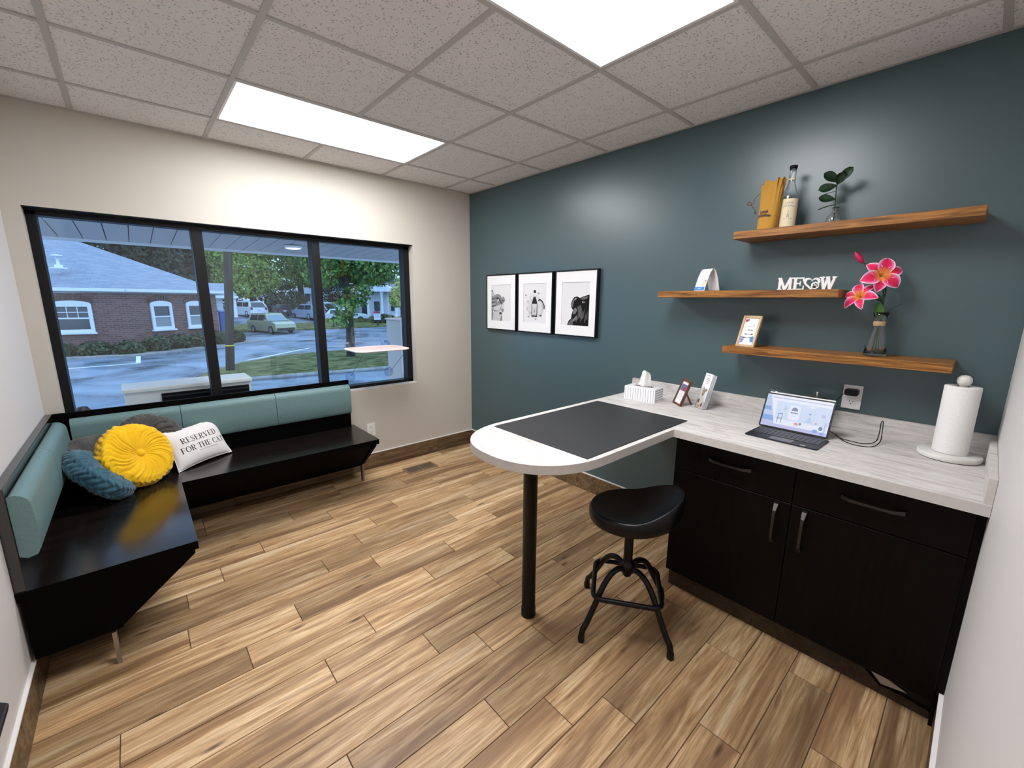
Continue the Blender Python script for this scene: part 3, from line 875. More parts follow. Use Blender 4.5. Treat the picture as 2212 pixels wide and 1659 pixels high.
def picture(y1, y0, label, polys):
    z0, z1 = 1.257, 1.772
    t = thing('framed_print', label, 'picture', (-0.015, (y0 + y1) / 2, z0), 0, 'black framed prints in a row')
    f = MB(); d0, d1 = -0.003, -0.034; w = 0.011
    f.box(d1, d0, y0, y0 + w, z0, z1).box(d1, d0, y1 - w, y1, z0, z1).box(d1, d0, y0 + w, y1 - w, z0, z0 + w).box(d1, d0, y0 + w, y1 - w, z1 - w, z1)
    f.build('frame', M['black_alu'], t)
    mw_, mh = 0.072, 0.098
    my0, my1, mz0, mz1 = y0 + mw_, y1 - mw_, z0 + mh - 0.01, z1 - mh + 0.004
    k = MB()                                            # bevelled mat board with an opening
    a = -0.031; bk = -0.0275
    k.box(bk, a, y0 + w, my0, z0 + w, z1 - w).box(bk, a, my1, y1 - w, z0 + w, z1 - w).box(bk, a, my0, my1, z0 + w, mz0).box(bk, a, my0, my1, mz1, z1 - w)
    k.build('mat_board', M['paper'], t)
    p = MB().box(-0.0235, -0.0265, my0 - 0.003, my1 + 0.003, mz0 - 0.003, mz1 + 0.003).build('print', grey(0.78), t)
    print_layer(p, 'printed_image', polys, (my0 + my1) / 2, mz0, my1 - my0, mz1 - mz0, -0.0266)
    return t
cat = [(0.32, [(0, 0), (0.11, 0), (0.12, 0.14), (0.06, 0.3), (0.0, 0.38)]),
       (0.60, [(0.05, 0), (0.56, 0), (0.56, 0.14), (0.5, 0.22), (0.12, 0.28), (0.08, 0.14)]),
       (0.30, [(0.44, 0), (0.55, 0), (0.55, 0.17), (0.49, 0.12)]),
       (0.34, [(0, 0.3), (0.14, 0.26), (0.44, 0.26), (0.54, 0.40), (0.62, 0.5), (0.70, 0.56), (0.66, 0.66), (0.56, 0.62), (0.46, 0.72), (0.3, 0.75), (0.18, 0.71), (0.0, 0.73)]),
       (0.55, [(0, 0.86), (0.06, 0.83), (0.20, 0.72), (0.12, 0.68), (0.0, 0.70)]), (0.12, [(0, 0.87), (0.05, 0.85), (0.09, 0.79), (0.0, 0.83)]),
       (0.62, [(0.1, 0.30), (0.44, 0.27), (0.48, 0.40), (0.36, 0.44), (0.12, 0.38)]),
       (0.12, [(0.16, 0.60), (0.3, 0.66), (0.44, 0.62), (0.56, 0.48), (0.52, 0.46), (0.38, 0.58), (0.26, 0.61)]),
       (0.7, [(0.3, 0.58), (0.4, 0.61), (0.38, 0.55), (0.32, 0.54)]), (0.72, [(0.42, 0.44), (0.52, 0.47), (0.5, 0.40), (0.45, 0.38)]),
       (0.14, blob(0.48, 0.215, 0.075, 0.035, 10, 0, 0.2)), (0.3, blob(0.58, 0.30, 0.06, 0.045, 10, 0, 0.2)),
       (0.7, [(0.5, 0.32), (0.58, 0.36), (0.66, 0.46), (0.62, 0.5), (0.55, 0.44)]), (0.08, [(0.56, 0.58), (0.64, 0.585), (0.66, 0.555), (0.58, 0.55)]),
       (0.4, blob(0.62, 0.63, 0.07, 0.045, 10, 0, 0.2, 3))]
for i in range(6):
    y = 0.34 + 0.05 * i
    cat.append((0.1 if i % 2 else 0.6, [(0.02, y), (0.26 - 0.02 * i, y + 0.03), (0.28 - 0.02 * i, y + 0.045), (0.02, y + 0.022)]))
bott = [(0.55, blob(0.32, 0.42, 0.17, 0.20, 18, 0, 0.25, 5)), (0.70, blob(0.32, 0.42, 0.13, 0.16, 18, 0, 0.2, 6)), (0.58, blob(0.72, 0.40, 0.18, 0.21, 18, 0, 0.2, 7)), (0.70, blob(0.70, 0.40, 0.14, 0.17, 18, 0, 0.2, 8)),
        (0.5, blob(0.5, 0.62, 0.2, 0.1, 14, 0, 0.3, 9)), (0.76, blob(0.5, 0.62, 0.16, 0.08, 14, 0, 0.3, 10)),
        (0.06, [(0.37, 0.16), (0.62, 0.16), (0.63, 0.46), (0.60, 0.55), (0.55, 0.67), (0.45, 0.67), (0.40, 0.55), (0.37, 0.46)]),
        (0.62, [(0.395, 0.19), (0.595, 0.19), (0.60, 0.42), (0.395, 0.42)]), (0.72, [(0.40, 0.42), (0.60, 0.42), (0.60, 0.49), (0.40, 0.49)]),
        (0.78, [(0.455, 0.67), (0.545, 0.67), (0.545, 0.75), (0.455, 0.75)]), (0.04, [(0.46, 0.77), (0.55, 0.77), (0.55, 0.835), (0.46, 0.835)]),
        (0.3, [(0.49, 0.27), (0.52, 0.27), (0.51, 0.35), (0.5, 0.35)]), (0.35, [(0.45, 0.455), (0.56, 0.455), (0.56, 0.462), (0.45, 0.462)]),
        (0.05, blob(0.11, 0.71, 0.025, 0.018)), (0.06, [(0.66, 0.58), (0.74, 0.62), (0.85, 0.56), (0.94, 0.44), (0.93, 0.36), (0.90, 0.37), (0.90, 0.45), (0.82, 0.54), (0.74, 0.585), (0.68, 0.55)]),
        (0.1, blob(0.78, 0.19, 0.05, 0.02, 8, 0, 0.3)), (0.25, blob(0.68, 0.76, 0.03, 0.02, 8, 0, 0.3)), (0.1, blob(0.24, 0.155, 0.025, 0.012)), (0.2, blob(0.55, 0.10, 0.03, 0.012))]
r9 = random.Random(11)
for i in range(34):
    an = r9.uniform(0, 2 * pi); rr = r9.uniform(0.22, 0.42)
    bott.append((r9.choice((0.2, 0.4, 0.5)), blob(0.5 + rr * cos(an), 0.42 + rr * 0.85 * sin(an), 0.012, 0.009, 6)))
dog = [(0.03, [(0.98, 0), (0.22, 0), (0.27, 0.10), (0.36, 0.16), (0.38, 0.26), (0.42, 0.36), (0.36, 0.42), (0.34, 0.50), (0.39, 0.60), (0.46, 0.66), (0.56, 0.675), (0.66, 0.64), (0.80, 0.68), (1.0, 0.72), (1.0, 0)]),
       (0.22, [(0.36, 0.44), (0.36, 0.51), (0.42, 0.61), (0.47, 0.60), (0.43, 0.50), (0.42, 0.42)]), (0.26, [(0.42, 0.36), (0.52, 0.42), (0.58, 0.36), (0.52, 0.28), (0.44, 0.25)]),
       (0.16, [(0.58, 0.44), (0.70, 0.48), (0.76, 0.34), (0.78, 0.2), (0.70, 0.16), (0.62, 0.28)]), (0.24, [(0.40, 0.12), (0.56, 0.24), (0.60, 0.16), (0.44, 0.08)]), (0.18, [(0.26, 0.04), (0.40, 0.16), (0.46, 0.02), (0.28, 0.01)]),
       (0.2, [(0.68, 0.62), (0.82, 0.67), (0.95, 0.68), (0.9, 0.62), (0.76, 0.60)]), (0.7, blob(0.80, 0.545, 0.055, 0.02, 10)), (0.03, blob(0.81, 0.545, 0.026, 0.02, 10)), (0.35, [(0.46, 0.61), (0.52, 0.65), (0.56, 0.63), (0.5, 0.58)])]
for i in range(14):
    x = 0.55 + 0.03 * i; y = 0.08 + 0.03 * (i % 5)
    dog.append((0.16 if i % 2 else 0.3, [(x, y), (x + 0.012, y), (x + 0.05, y + 0.2), (x + 0.044, y + 0.2)]))
picture(-0.308, -0.735, 'black framed print of a tabby cat profile, leftmost of the three prints', cat)
picture(-0.757, -1.180, 'black framed print of a splashing bottle, middle of the three prints', bott)
picture(-1.208, -1.632, 'black framed print of a shaggy black dog, rightmost of the three prints', dog)

def hollow(prof, t=0.0022, base=0.004):
    inner = [(max(0.0005, r - t), max(z, base)) for r, z in prof if z >= base * 0.4]
    return [(0.0003, prof[0][1])] + prof + inner[::-1] + [(0.0003, base)]
# ------------------------------------------------------------------ upper shelf: bag, bottle, sprig in vase
bag = thing('burlap_bag', 'mustard burlap drawstring bag leaning on the bottle on the top shelf', 'bag', (-0.155, -2.766, Z1))
bc = Vector((-0.150, -2.768, Z1))
BM = Matrix.Translation(bc) @ Matrix.Rotation(radians(-12), 4, 'Z')
def bag_fn(s, q):
    a = 2 * pi * s; h = 0.232 * q
    w = 0.046 + 0.006 * q; dpt = 0.036 * (1 - 0.35 * q)
    rip = 0.0035 * sin(14 * a) * max(0, (q - 0.45)) * 2 + (0.004 * sin(9 * a + 1) if q > 0.86 else 0)
    ex = 0.75
    cx = abs(cos(a)) ** ex * (1 if cos(a) > 0 else -1); sy = abs(sin(a)) ** ex * (1 if sin(a) > 0 else -1)
    top = 0.008 * sin(7 * a) * (1 if q > 0.99 else 0)
    return BM @ Vector((dpt * cx + rip * cos(a), (w + rip) * sy - 0.006 * q, h + top + 0.006 * q * sy * -1))
k = MB(); k.surf(bag_fn, 72, 30); k.surf(lambda s, q: BM @ Vector((0.034 * q * cos(2 * pi * s), 0.044 * q * sin(2 * pi * s), 0.001)), 24, 2)
k.build('cloth', M['burlap'], bag)
BMI = BM
string = bez([BM @ Vector(p) for p in ((-0.018, 0.044, 0.185), (-0.03, 0.06, 0.165), (-0.03, 0.072, 0.135), (-0.035, 0.098, 0.138), (-0.033, 0.084, 0.150), (-0.03, 0.075, 0.128), (-0.03, 0.058, 0.108), (-0.03, 0.053, 0.095))], 6)
MB().tube(string, 0.0018, 6).build('drawstring', mat('brown_cord', (0.12, 0.055, 0.03), 0.8), bag)
MB().lathe([(0.003, 0), (0.0045, 0.006), (0.003, 0.013)], tuple(string[-1] - Vector((0, 0, 0.01))), 10).build('cord_bead', mat('dark_bead', (0.06, 0.02, 0.012), 0.5), bag)
k = MB()
def on_bag(v, f, y0, z0, bend=0.0):
    vs = []
    for (px, py) in v:
        yy = y0 - px; dz = bend * px * px
        vs.append(BM @ Vector((-0.0375 + 6 * (yy ** 2), yy, z0 + py + dz)))
    k.add(vs, f)
v, f = text_mesh('Lone', 0.020, font_bold=0.0006); on_bag(v, f, 0.004, 0.083)
v, f = text_mesh('Whisker', 0.020, font_bold=0.0006); on_bag(v, f, 0.004, 0.066, -6)
k.build('lettering', M['ink'], bag)

bt = thing('glass_bottle', 'clear glass bottle with black cap and cream label on the top shelf', 'bottle', (-0.108, -2.842, Z1))
c0 = (-0.108, -2.842, Z1)
prof = [(0.030, 0.0), (0.037, 0.004), (0.038, 0.012), (0.038, 0.150), (0.036, 0.162), (0.028, 0.180), (0.019, 0.205), (0.0145, 0.222), (0.0135, 0.24), (0.0145, 0.275), (0.0155, 0.287)]
MB().lathe(hollow(prof), c0, 36, caps=False).build('glass', M['vase_glass'], bt)
MB().lathe([(0.0001, 0.286), (0.0165, 0.286), (0.0168, 0.299), (0.0001, 0.300)], c0, 24).build('cap', M['black_plastic'], bt)
MB().lathe([(0.0155, 0.232), (0.0165, 0.236), (0.0155, 0.24)], c0, 24, caps=False).build('neck_ring', M['label_cream'], bt)
k = MB(); va = atan2(-3.5946 + 2.842, -2.6269 + 0.108)
def lab_fn(s, q):
    a = va + radians(-72 + 144 * s); return (c0[0] + 0.0386 * cos(a), c0[1] + 0.0386 * sin(a), Z1 + 0.006 + 0.136 * q)
lb = k.surf(lab_fn, 24, 2).build('label', M['label_cream'], bt)
k = MB()
def on_bot(v, f, z0, mi=0, bend=0.0):
    vs = []
    for px, py in v:
        a = va + px / 0.0389; vs.append((c0[0] + 0.0389 * cos(a), c0[1] + 0.0389 * sin(a), Z1 + z0 + py + bend * px * px))
    k.add(vs, f, mi)
v, f = text_mesh('Lone', 0.018); on_bot(v, f, 0.118)
v, f = text_mesh('Whisker', 0.016); on_bot(v, f, 0.104, 0, -7)
for (a, b, c, d) in ((-0.0015, 0.0015, 0.068, 0.088), (-0.005, 0.005, 0.055, 0.068), (-0.007, 0.007, 0.046, 0.056), (-0.018, -0.012, 0.046, 0.05), (0.012, 0.018, 0.046, 0.05), (-0.024, 0.024, 0.036, 0.0375), (-0.018, 0.018, 0.026, 0.028)):
    on_bot([(a, c), (b, c), (b, d), (a, d)], [(0, 1, 2, 3)], 0, 1)
k.build('print', [M['ink_light'], mat('tan_print', (0.45, 0.40, 0.30), 0.7)], lb)

pv = thing('sprig_vase', 'small clear bottle vase with a dark green leafy sprig', 'vase', (-0.10, -3.036, Z1))
c0 = (-0.10, -3.036, Z1)
MB().lathe(hollow([(0.026, 0.0), (0.031, 0.004), (0.032, 0.02), (0.030, 0.036), (0.022, 0.048), (0.012, 0.054), (0.0105, 0.060), (0.0105, 0.074), (0.015, 0.078)]), c0, 32, caps=False).build('glass', M['vase_glass'], pv)
stem = bez([(c0[0], c0[1] + 0.002, Z1 + 0.012), (c0[0], c0[1] + 0.004, Z1 + 0.08), (c0[0] - 0.002, c0[1] + 0.007, Z1 + 0.145), (c0[0], c0[1] + 0.009, Z1 + 0.20)], 6)
G_STEM = mat('dark_green_stem', (0.012, 0.035, 0.012), 0.5)
MB().tube(stem, [0.0022] * len(stem), 8).build('stem', G_STEM, pv)
G_LEAF = noisy('deep_green_leaf', (0.004, 0.018, 0.007), (0.012, 0.045, 0.016), 40, 0.35)
def leaf(base, tip, width, parent, mt, name='leaf', curl=0.15, nrm=Vector((-0.75, -0.45, 0.5)), shape=0.8):
    base, tip = Vector(base), Vector(tip); d = tip - base; ln = d.length; x = d.normalized()
    z = (nrm - x * nrm.dot(x)).normalized(); y = z.cross(x)
    def fn(s, q):
        w = width * (sin(pi * q ** shape) ** (0.55 if shape > 1.3 else 0.7)) if 0 < q < 1 else 0.0
        t_ = (s - 0.5) * 2
        return base + x * (ln * q) + y * (w * t_ / 2) + z * (curl * ln * (q * (1 - q)) + width * 0.18 * abs(t_))
    return MB().surf(fn, 6, 12).build(name, mt, parent)
y_, z_ = c0[1], Z1
for b, tpt, w in (((0, 0.009, 0.198), (-0.012, 0.042, 0.228), 0.0), ((0, 0.009, 0.2), (0, 0.0, 0), 0)):
    pass
for bz, (dy, dz), w, nr in ((0.060, (0.058, 0.026), 0.018, (-0.4, 0.1, 0.9)), (0.112, (0.062, 0.012), 0.040, (-0.9, -0.3, 0.35)), (0.150, (0.048, -0.014), 0.012, (-0.2, 0, 1)),
                            (0.172, (0.066, -0.012), 0.046, (-0.85, -0.3, 0.4)), (0.186, (0.055, 0.046), 0.052, (-0.8, -0.35, 0.45)), (0.182, (-0.022, 0.046), 0.042, (-0.85, -0.4, 0.3)), (0.19, (-0.058, 0.050), 0.040, (-0.85, -0.4, 0.3))):
    if bz == 0.060: base = (c0[0], c0[1] + 0.006, z_ + 0.09); tip = (c0[0] - 0.02, c0[1] + 0.066, z_ + 0.072)
    else:
        base = (c0[0], c0[1] + 0.007, z_ + bz); tip = (c0[0] - 0.025, c0[1] + 0.007 + dy, z_ + bz + dz)
    leaf(base, tip, w, pv, G_LEAF, nrm=Vector(nr), shape=1.0 if w < 0.02 else 1.45)

# ------------------------------------------------------------------ middle shelf: folded card, MEOW sign
tc = thing('folded_card', 'white folded tent card with a blue strip on the middle shelf', 'card', (-0.13, -2.482, Z2), radians(-21))
def card_fn(sgn):
    def fn(s, q):
        return (sgn * (0.056 * (1 - q) ** 0.75 if q < 1 else 0), (s - 0.5) * 0.078, 0.124 * (1 - (1 - q) ** 1.35))
    return fn
TCM = ROOT[tc.name]
k = MB()
for sg in (-1, 1):
    fn = card_fn(sg); k.surf(lambda s, q: TCM @ Vector(fn(s, q)), 4, 14)
o = k.build('card', M['paper'], tc, weld=True); so = o.modifiers.new('thickness', 'SOLIDIFY'); so.thickness = 0.0008
k = MB(); fn = card_fn(-1)
def on_card(s0, s1, q0, q1, mi):
    vs = [TCM @ (Vector(fn(s, q)) + Vector((-0.0012 - 0.0003 * (mi == 1), 0, 0.0003))) for s, q in ((s0, q0), (s1, q0), (s1, q1), (s0, q1))]
    CM = [bpy.data.materials.get('card_blue') or mat('card_blue', (0.05, 0.22, 0.62), 0.6), M['paper'], bpy.data.materials.get('card_peach') or mat('card_peach', (0.75, 0.55, 0.35), 0.6), bpy.data.materials.get('card_brown') or mat('card_brown', (0.2, 0.12, 0.1), 0.6), bpy.data.materials.get('card_grey') or mat('card_grey', (0.62, 0.58, 0.56), 0.6)]
    MB().add(vs, [(0, 1, 2, 3)]).build('printed_mark', CM[mi], tc)
for q_ in ((0.06, 0.99, 0.03, 0.14, 0), (0.38, 0.70, 0.085, 0.10, 1), (0.06, 0.35, 0.18, 0.34, 2), (0.1, 0.2, 0.34, 0.4, 3), (0.3, 0.42, 0.44, 0.54, 4), (0.48, 0.58, 0.38, 0.46, 4), (0.3, 0.85, 0.72, 0.735, 4)):
    on_card(*q_)

sg = thing('meow_sign', 'white cut-out MEOW letter sign with heart and paw print', 'sign', (-0.165, -2.965, Z2))
WL = mat('white_painted_wood', (0.80, 0.79, 0.78), 0.5)
SX0, SX1 = -0.157, -0.172
SY = -2.853; SH = 0.0595
def SP(x, y): return (SY - x, Z2 + y)                  # sign coordinates -> (y,z)
def slab(polys, name, parent=None, mt=WL, x0=SX0, x1=SX1):
    k = MB()
    for i, ps in enumerate(polys): k.prism([SP(*p) for p in ps], x0 - 0.0001 * i, x1 - 0.00022 * i, 'x')
    return k.build(name, mt, parent or sg)
def strokes(segs):
    out = []
    for (xa, ya, xb, yb, w) in segs:
        dx, dy = xb - xa, yb - ya; l = hypot(dx, dy); nx, ny = -dy / l * w / 2, dx / l * w / 2
        out.append([(xa + nx, ya + ny), (xb + nx, yb + ny), (xb - nx, yb - ny), (xa - nx, ya - ny)])
    return out
slab(strokes([(0.012, 0, 0.012, SH, 0.0115), (0.058, 0, 0.058, SH, 0.0115), (0.012, SH, 0.035, 0.002, 0.0115), (0.058, SH, 0.035, 0.002, 0.0115), (0.002, 0.003, 0.024, 0.003, 0.006), (0.047, 0.003, 0.07, 0.003, 0.006), (0.003, SH - 0.003, 0.018, SH - 0.003, 0.006), (0.052, SH - 0.003, 0.068, SH - 0.003, 0.006)]), 'letter_m')
slab(strokes([(0.079, 0, 0.079, SH, 0.0125), (0.066, 0.003, 0.116, 0.003, 0.006), (0.066, SH - 0.003, 0.114, SH - 0.003, 0.006), (0.079, 0.031, 0.102, 0.031, 0.006), (0.115, 0, 0.115, 0.02, 0.006), (0.113, SH, 0.113, SH - 0.017, 0.006), (0.1005, 0.02, 0.1005, 0.042, 0.005)]), 'letter_e')
def heart(sc_, n=40):
    out = []
    for i in range(n):
        t_ = 2 * pi * i / n
        out.append((0.148 + sc_ * 16 * sin(t_) ** 3 / 16, 0.031 + sc_ * (13 * cos(t_) - 5 * cos(2 * t_) - 2 * cos(3 * t_) - cos(4 * t_)) / 16 * 0.98))
    return out
ho, hi = heart(0.0345), heart(0.0235); k = MB(); n = len(ho)
for i in range(n):
    j = (i + 1) % n
    hv = [(SX0 - 0.0008, *SP(*p)) for p in (ho[i], ho[j], hi[j], hi[i])] + [(SX1 - 0.0022, *SP(*p)) for p in (ho[i], ho[j], hi[j], hi[i])]
    k.add(hv, [(0, 1, 2, 3), (7, 6, 5, 4), (0, 4, 5, 1), (2, 6, 7, 3)])
k.build('heart', WL, sg, weld=True)
paw = slab([blob(0.163, 0.020, 0.0165, 0.0175, 20, 0, 0.06)], 'paw_plate', x1=SX1 - 0.0036)
INK = mat('black_paint', (0.006, 0.006, 0.006), 0.5)
slab([blob(0.161, 0.0135, 0.008, 0.006, 14), blob(0.157, 0.0235, 0.0026, 0.0034, 10), blob(0.1635, 0.0275, 0.0024, 0.0034, 10), blob(0.1705, 0.0255, 0.0027, 0.003, 10), blob(0.1725, 0.0180, 0.0030, 0.0024, 10)], 'paw_print', paw, INK, SX1 - 0.0036, SX1 - 0.0042)
slab(strokes([(0.186, SH, 0.198, 0, 0.0115), (0.198, 0.001, 0.210, SH, 0.0105), (0.210, SH, 0.221, 0, 0.0115), (0.221, 0.001, 0.236, SH, 0.0105), (0.176, SH - 0.003, 0.198, SH - 0.003, 0.006), (0.202, SH - 0.003, 0.217, SH - 0.003, 0.006), (0.226, SH - 0.003, 0.243, SH - 0.003, 0.006)]), 'letter_w')

# ------------------------------------------------------------------ lowest shelf: photo frame, lily vase
def stand_frame(name, label, cat_, bl, br, zb, h, tilt, fw, fmat, depth, build_print):
    """bl/br: bottom-left and bottom-right corners (x,y) as seen from the front"""
    bl, br = Vector((*bl, zb)), Vector((*br, zb)); xd_ = (br - bl); w = xd_.length; xd_.normalize()
    bk = Vector((-xd_.y, xd_.x, 0))
    yd_ = Vector((0, 0, 1)) * cos(tilt) + bk * sin(tilt)
    mx = frame_from(bl + Vector((0, 0, 0.0005)), xd_, yd_)
    t = thing(name, label, cat_, tuple(bl + (br - bl) / 2))
    f = MB()
    f.box(0, fw, 0, h, -depth, 0, mtx=mx).box(w - fw, w, 0, h, -depth, 0, mtx=mx).box(fw, w - fw, 0, fw, -depth, 0, mtx=mx).box(fw, w - fw, h - fw, h, -depth, 0, mtx=mx)
    f.build('frame', fmat, t, 0.0015)
    MB().box(fw * 0.7, w - fw * 0.7, fw * 0.7, h - fw * 0.7, -depth, -depth * 0.45, mtx=mx).build('insert', M['paper'], t)
    lg0 = mx @ Vector((w / 2, h * 0.62, -depth)); lg1 = mx @ Vector((w / 2, 0, 0)); ft = Vector((lg0.x, lg0.y, zb + 0.001)) + bk * (h * 0.28)
    k = MB(); sd = xd_ * 0.012
    k.add([lg0 + sd, lg0 - sd, ft - sd, ft + sd, lg0 + sd + bk * 0.004, lg0 - sd + bk * 0.004, ft - sd + bk * 0.004, ft + sd + bk * 0.004], [(0, 1, 2, 3), (7, 6, 5, 4), (0, 4, 5, 1), (1, 5, 6, 2), (2, 6, 7, 3), (3, 7, 4, 0)])
    k.build('easel_leg', fmat, t)
    build_print(t, mx, w, h, -depth * 0.45 + 0.0004)
    return t
C_ = lambda n, c: mat(n, c, 0.6, spec=0.2)
def print1(t, mx, w, h, z):
    cols = [C_('sheet_crimson', (0.32, 0.02, 0.07)), C_('sheet_lilac', (0.28, 0.30, 0.52)), C_('sheet_blue', (0.10, 0.28, 0.55)), INK, M['ink_light'], C_('sheet_navy', (0.05, 0.05, 0.14))]
    k = MB(); cnt = [0]
    def P(ps, mi):
        cnt[0] += 1
        k.add([mx @ Vector((u * w, v * h, z + 0.0001 * cnt[0])) for u, v in ps], [list(range(len(ps)))], mi)
    R = lambda a, b, c, d, mi: P([(a, c), (b, c), (b, d), (a, d)], mi)
    P([(0.16, 0.88), (0.38, 0.88), (0.32, 0.83), (0.28, 0.84), (0.24, 0.79), (0.2, 0.81), (0.16, 0.76)], 0)
    P([(0.14, 0.12), (0.3, 0.14), (0.34, 0.24), (0.26, 0.34), (0.14, 0.34)], 1); P(blob(0.78, 0.25, 0.12, 0.1, 14), 2)
    R(0.36, 0.74, 0.65, 0.665, 4); R(0.4, 0.7, 0.52, 0.56, 4); P(blob(0.68, 0.71, 0.04, 0.025, 8), 4); R(0.26, 0.30, 0.54, 0.56, 4); R(0.8, 0.83, 0.49, 0.51, 4)
    R(0.3, 0.42, 0.395, 0.425, 3); R(0.64, 0.76, 0.395, 0.425, 3); R(0.42, 0.64, 0.4, 0.42, 4); R(0.28, 0.4, 0.285, 0.315, 3); R(0.62, 0.74, 0.285, 0.315, 3); R(0.40, 0.62, 0.29, 0.31, 4); R(0.52, 0.56, 0.16, 0.18, 4)
    k.build('print', cols, t)
stand_frame('photo_frame', 'pale wood photo frame with a printed sheet on the lowest shelf', 'photo frame', (-0.165, -2.683), (-0.19, -2.782), Z3, 0.172, radians(17), 0.0125, M['light_wood'], 0.013, print1)

vz = thing('lily_vase', 'clear flared glass vase of pink lilies on the lowest shelf', 'vase', (-0.115, -3.270, Z3))
c0 = (-0.115, -3.268, Z3)
MB().lathe(hollow([(0.036, 0.0), (0.041, 0.003), (0.0415, 0.012), (0.036, 0.05), (0.027, 0.10), (0.0205, 0.138), (0.0195, 0.155), (0.0225, 0.172), (0.0285, 0.196)], base=0.009), c0, 40, caps=False).build('glass', M['vase_glass'], vz)
MB().lathe([(0.0001, 0.0100), (0.036, 0.0100), (0.036, 0.0120), (0.0001, 0.0122)], c0, 32).build('water_residue', glass_mat('pale_yellow_water', (0.80, 0.80, 0.58), 1.0, 1.4), vz)
MB().lathe([(0.0205, 0.136), (0.0225, 0.139), (0.0222, 0.146), (0.0226, 0.152), (0.0208, 0.156)], c0, 32, caps=False).build('twine_band', noisy('tan_twine', (0.36, 0.23, 0.12), (0.52, 0.36, 0.2), 200, 0.9, 0.3), vz)
G2 = noisy('lily_stem_green', (0.012, 0.03, 0.012), (0.03, 0.07, 0.02), 60, 0.5)
G3 = noisy('lily_leaf_green', (0.03, 0.10, 0.015), (0.10, 0.24, 0.05), 18, 0.45, stretch=(3, 3, 0.5))
def VP(dy, dz, dx=0.0): return (c0[0] + dx, c0[1] + dy, Z3 + dz)
for pts in ((VP(0.012, 0.01), VP(0.003, 0.14), VP(0.0, 0.22), VP(-0.001, 0.29), VP(0.015, 0.345)), (VP(-0.012, 0.01), VP(0.004, 0.14), VP(0.003, 0.22), VP(0.018, 0.27), VP(0.06, 0.262)), (VP(0.0, 0.01), VP(-0.004, 0.15), VP(0.002, 0.25), VP(0.02, 0.34), VP(0.075, 0.40), VP(0.096, 0.418))):
    p = bez(pts, 6); MB().tube(p, 0.0028, 8).build('stem', G2, vz)
leaf(VP(0.002, 0.16), VP(0.018, 0.245, -0.03), 0.036, vz, G3, curl=0.1, nrm=Vector((-0.9, -0.35, 0.1)), shape=1.2)
leaf(VP(0.0, 0.15), VP(-0.062, 0.232, 0.02), 0.013, vz, G2, curl=0.5, nrm=Vector((-0.3, 0.4, 0.9)))
leaf(VP(0.006, 0.24), VP(0.045, 0.262, -0.02), 0.03, vz, G2, curl=0.3, nrm=Vector((-0.6, 0.3, 0.8)))
def petal_mat():
    m_ = mat('lily_petal', (0.8, 0.05, 0.2), 0.5, spec=0.3, sheen=0.2); q = NT(m_)
    tcn = q.n.new('ShaderNodeTexCoord'); sp = q.n.new('ShaderNodeSeparateXYZ'); q.l.new(tcn.outputs['UV'], sp.inputs[0])
    e = q.math('ABSOLUTE', q.math('SUBTRACT', sp.outputs[0], 0.5))
    e = q.math('MULTIPLY', e, 2.0)
    tipf = q.ramp(sp.outputs[1], [(0.75, 0.0), (1.0, 0.45)])
    fac = q.math('ADD', e, tipf, True)
    c = q.ramp(fac, [(0.0, (0.72, 0.012, 0.05)), (0.55, (0.78, 0.02, 0.17)), (0.78, (0.82, 0.22, 0.42)), (0.97, (0.88, 0.70, 0.76))])
    c = q.mix(q.ramp(sp.outputs[1], [(0.10, 1.0), (0.34, 0.0)]), c, (0.85, 0.30, 0.05))
    q.set(q.bsdf.inputs['Base Color'], c)
    return m_
PET = petal_mat(); ORG = mat('lily_anther', (0.65, 0.32, 0.06), 0.6)
def lily(center, n, R, spin0, widths=0.5, up_=0.55, petals=6):
    mx = axis_frame(center, n, spin0)
    for i in range(petals):
        a = 2 * pi * i / petals; wd = R * widths * (1.0 if i % 2 else 0.82); ln = R * (1.0 if i % 2 else 0.94)
        rm = mx @ Matrix.Rotation(a, 4, 'Z')
        def fn(s, q):
            w = wd * max(0.0, sin(pi * min(1, (0.06 + 0.94 * q) ** 0.85))) ** 0.75 if q < 1 else 0
            t_ = (s - 0.5) * 2
            r = 0.004 + ln * (q - 0.10 * q ** 3)
            z = ln * (up_ * (q ** 0.6) * (1 - q * 0.55) - 0.22 * q ** 3) + 0.10 * w * t_ * t_
            return rm @ Vector((r, w * t_ / 2, z + (0.001 if i % 2 else 0)))
        MB().surf(fn, 8, 14).build('petal', PET, vz)
    k = MB()
    for i in range(5):
        a = 2 * pi * i / 5 + 0.3
        p = [mx @ Vector((0, 0, 0)), mx @ Vector((0.012 * cos(a), 0.012 * sin(a), R * 0.45)), mx @ Vector((0.02 * cos(a), 0.02 * sin(a), R * 0.62))]
        k.tube(p, [0.0012, 0.001, 0.0022], 6)
    k.build('stamens', ORG, vz)
vd = Vector((-0.90, -0.42, 0.0))
lily(VP(0.022, 0.355, -0.012), vd + Vector((0.0, -0.02, 0.25)), 0.086, radians(18), 0.72)
lily(VP(0.078, 0.262, -0.02), Vector((-0.72, 0.28, 0.42)), 0.078, radians(55), 0.58)
bm = axis_frame(VP(0.094, 0.413, 0), Vector((-0.25, 0.62, 0.95)))
MB().lathe([(0.001, 0.0), (0.008, 0.008), (0.0125, 0.024), (0.011, 0.042), (0.006, 0.056), (0.0008, 0.064)], (0, 0, 0), 12, mtx=bm).build('bud', mat('lily_bud', (0.55, 0.012, 0.085), 0.5), vz)

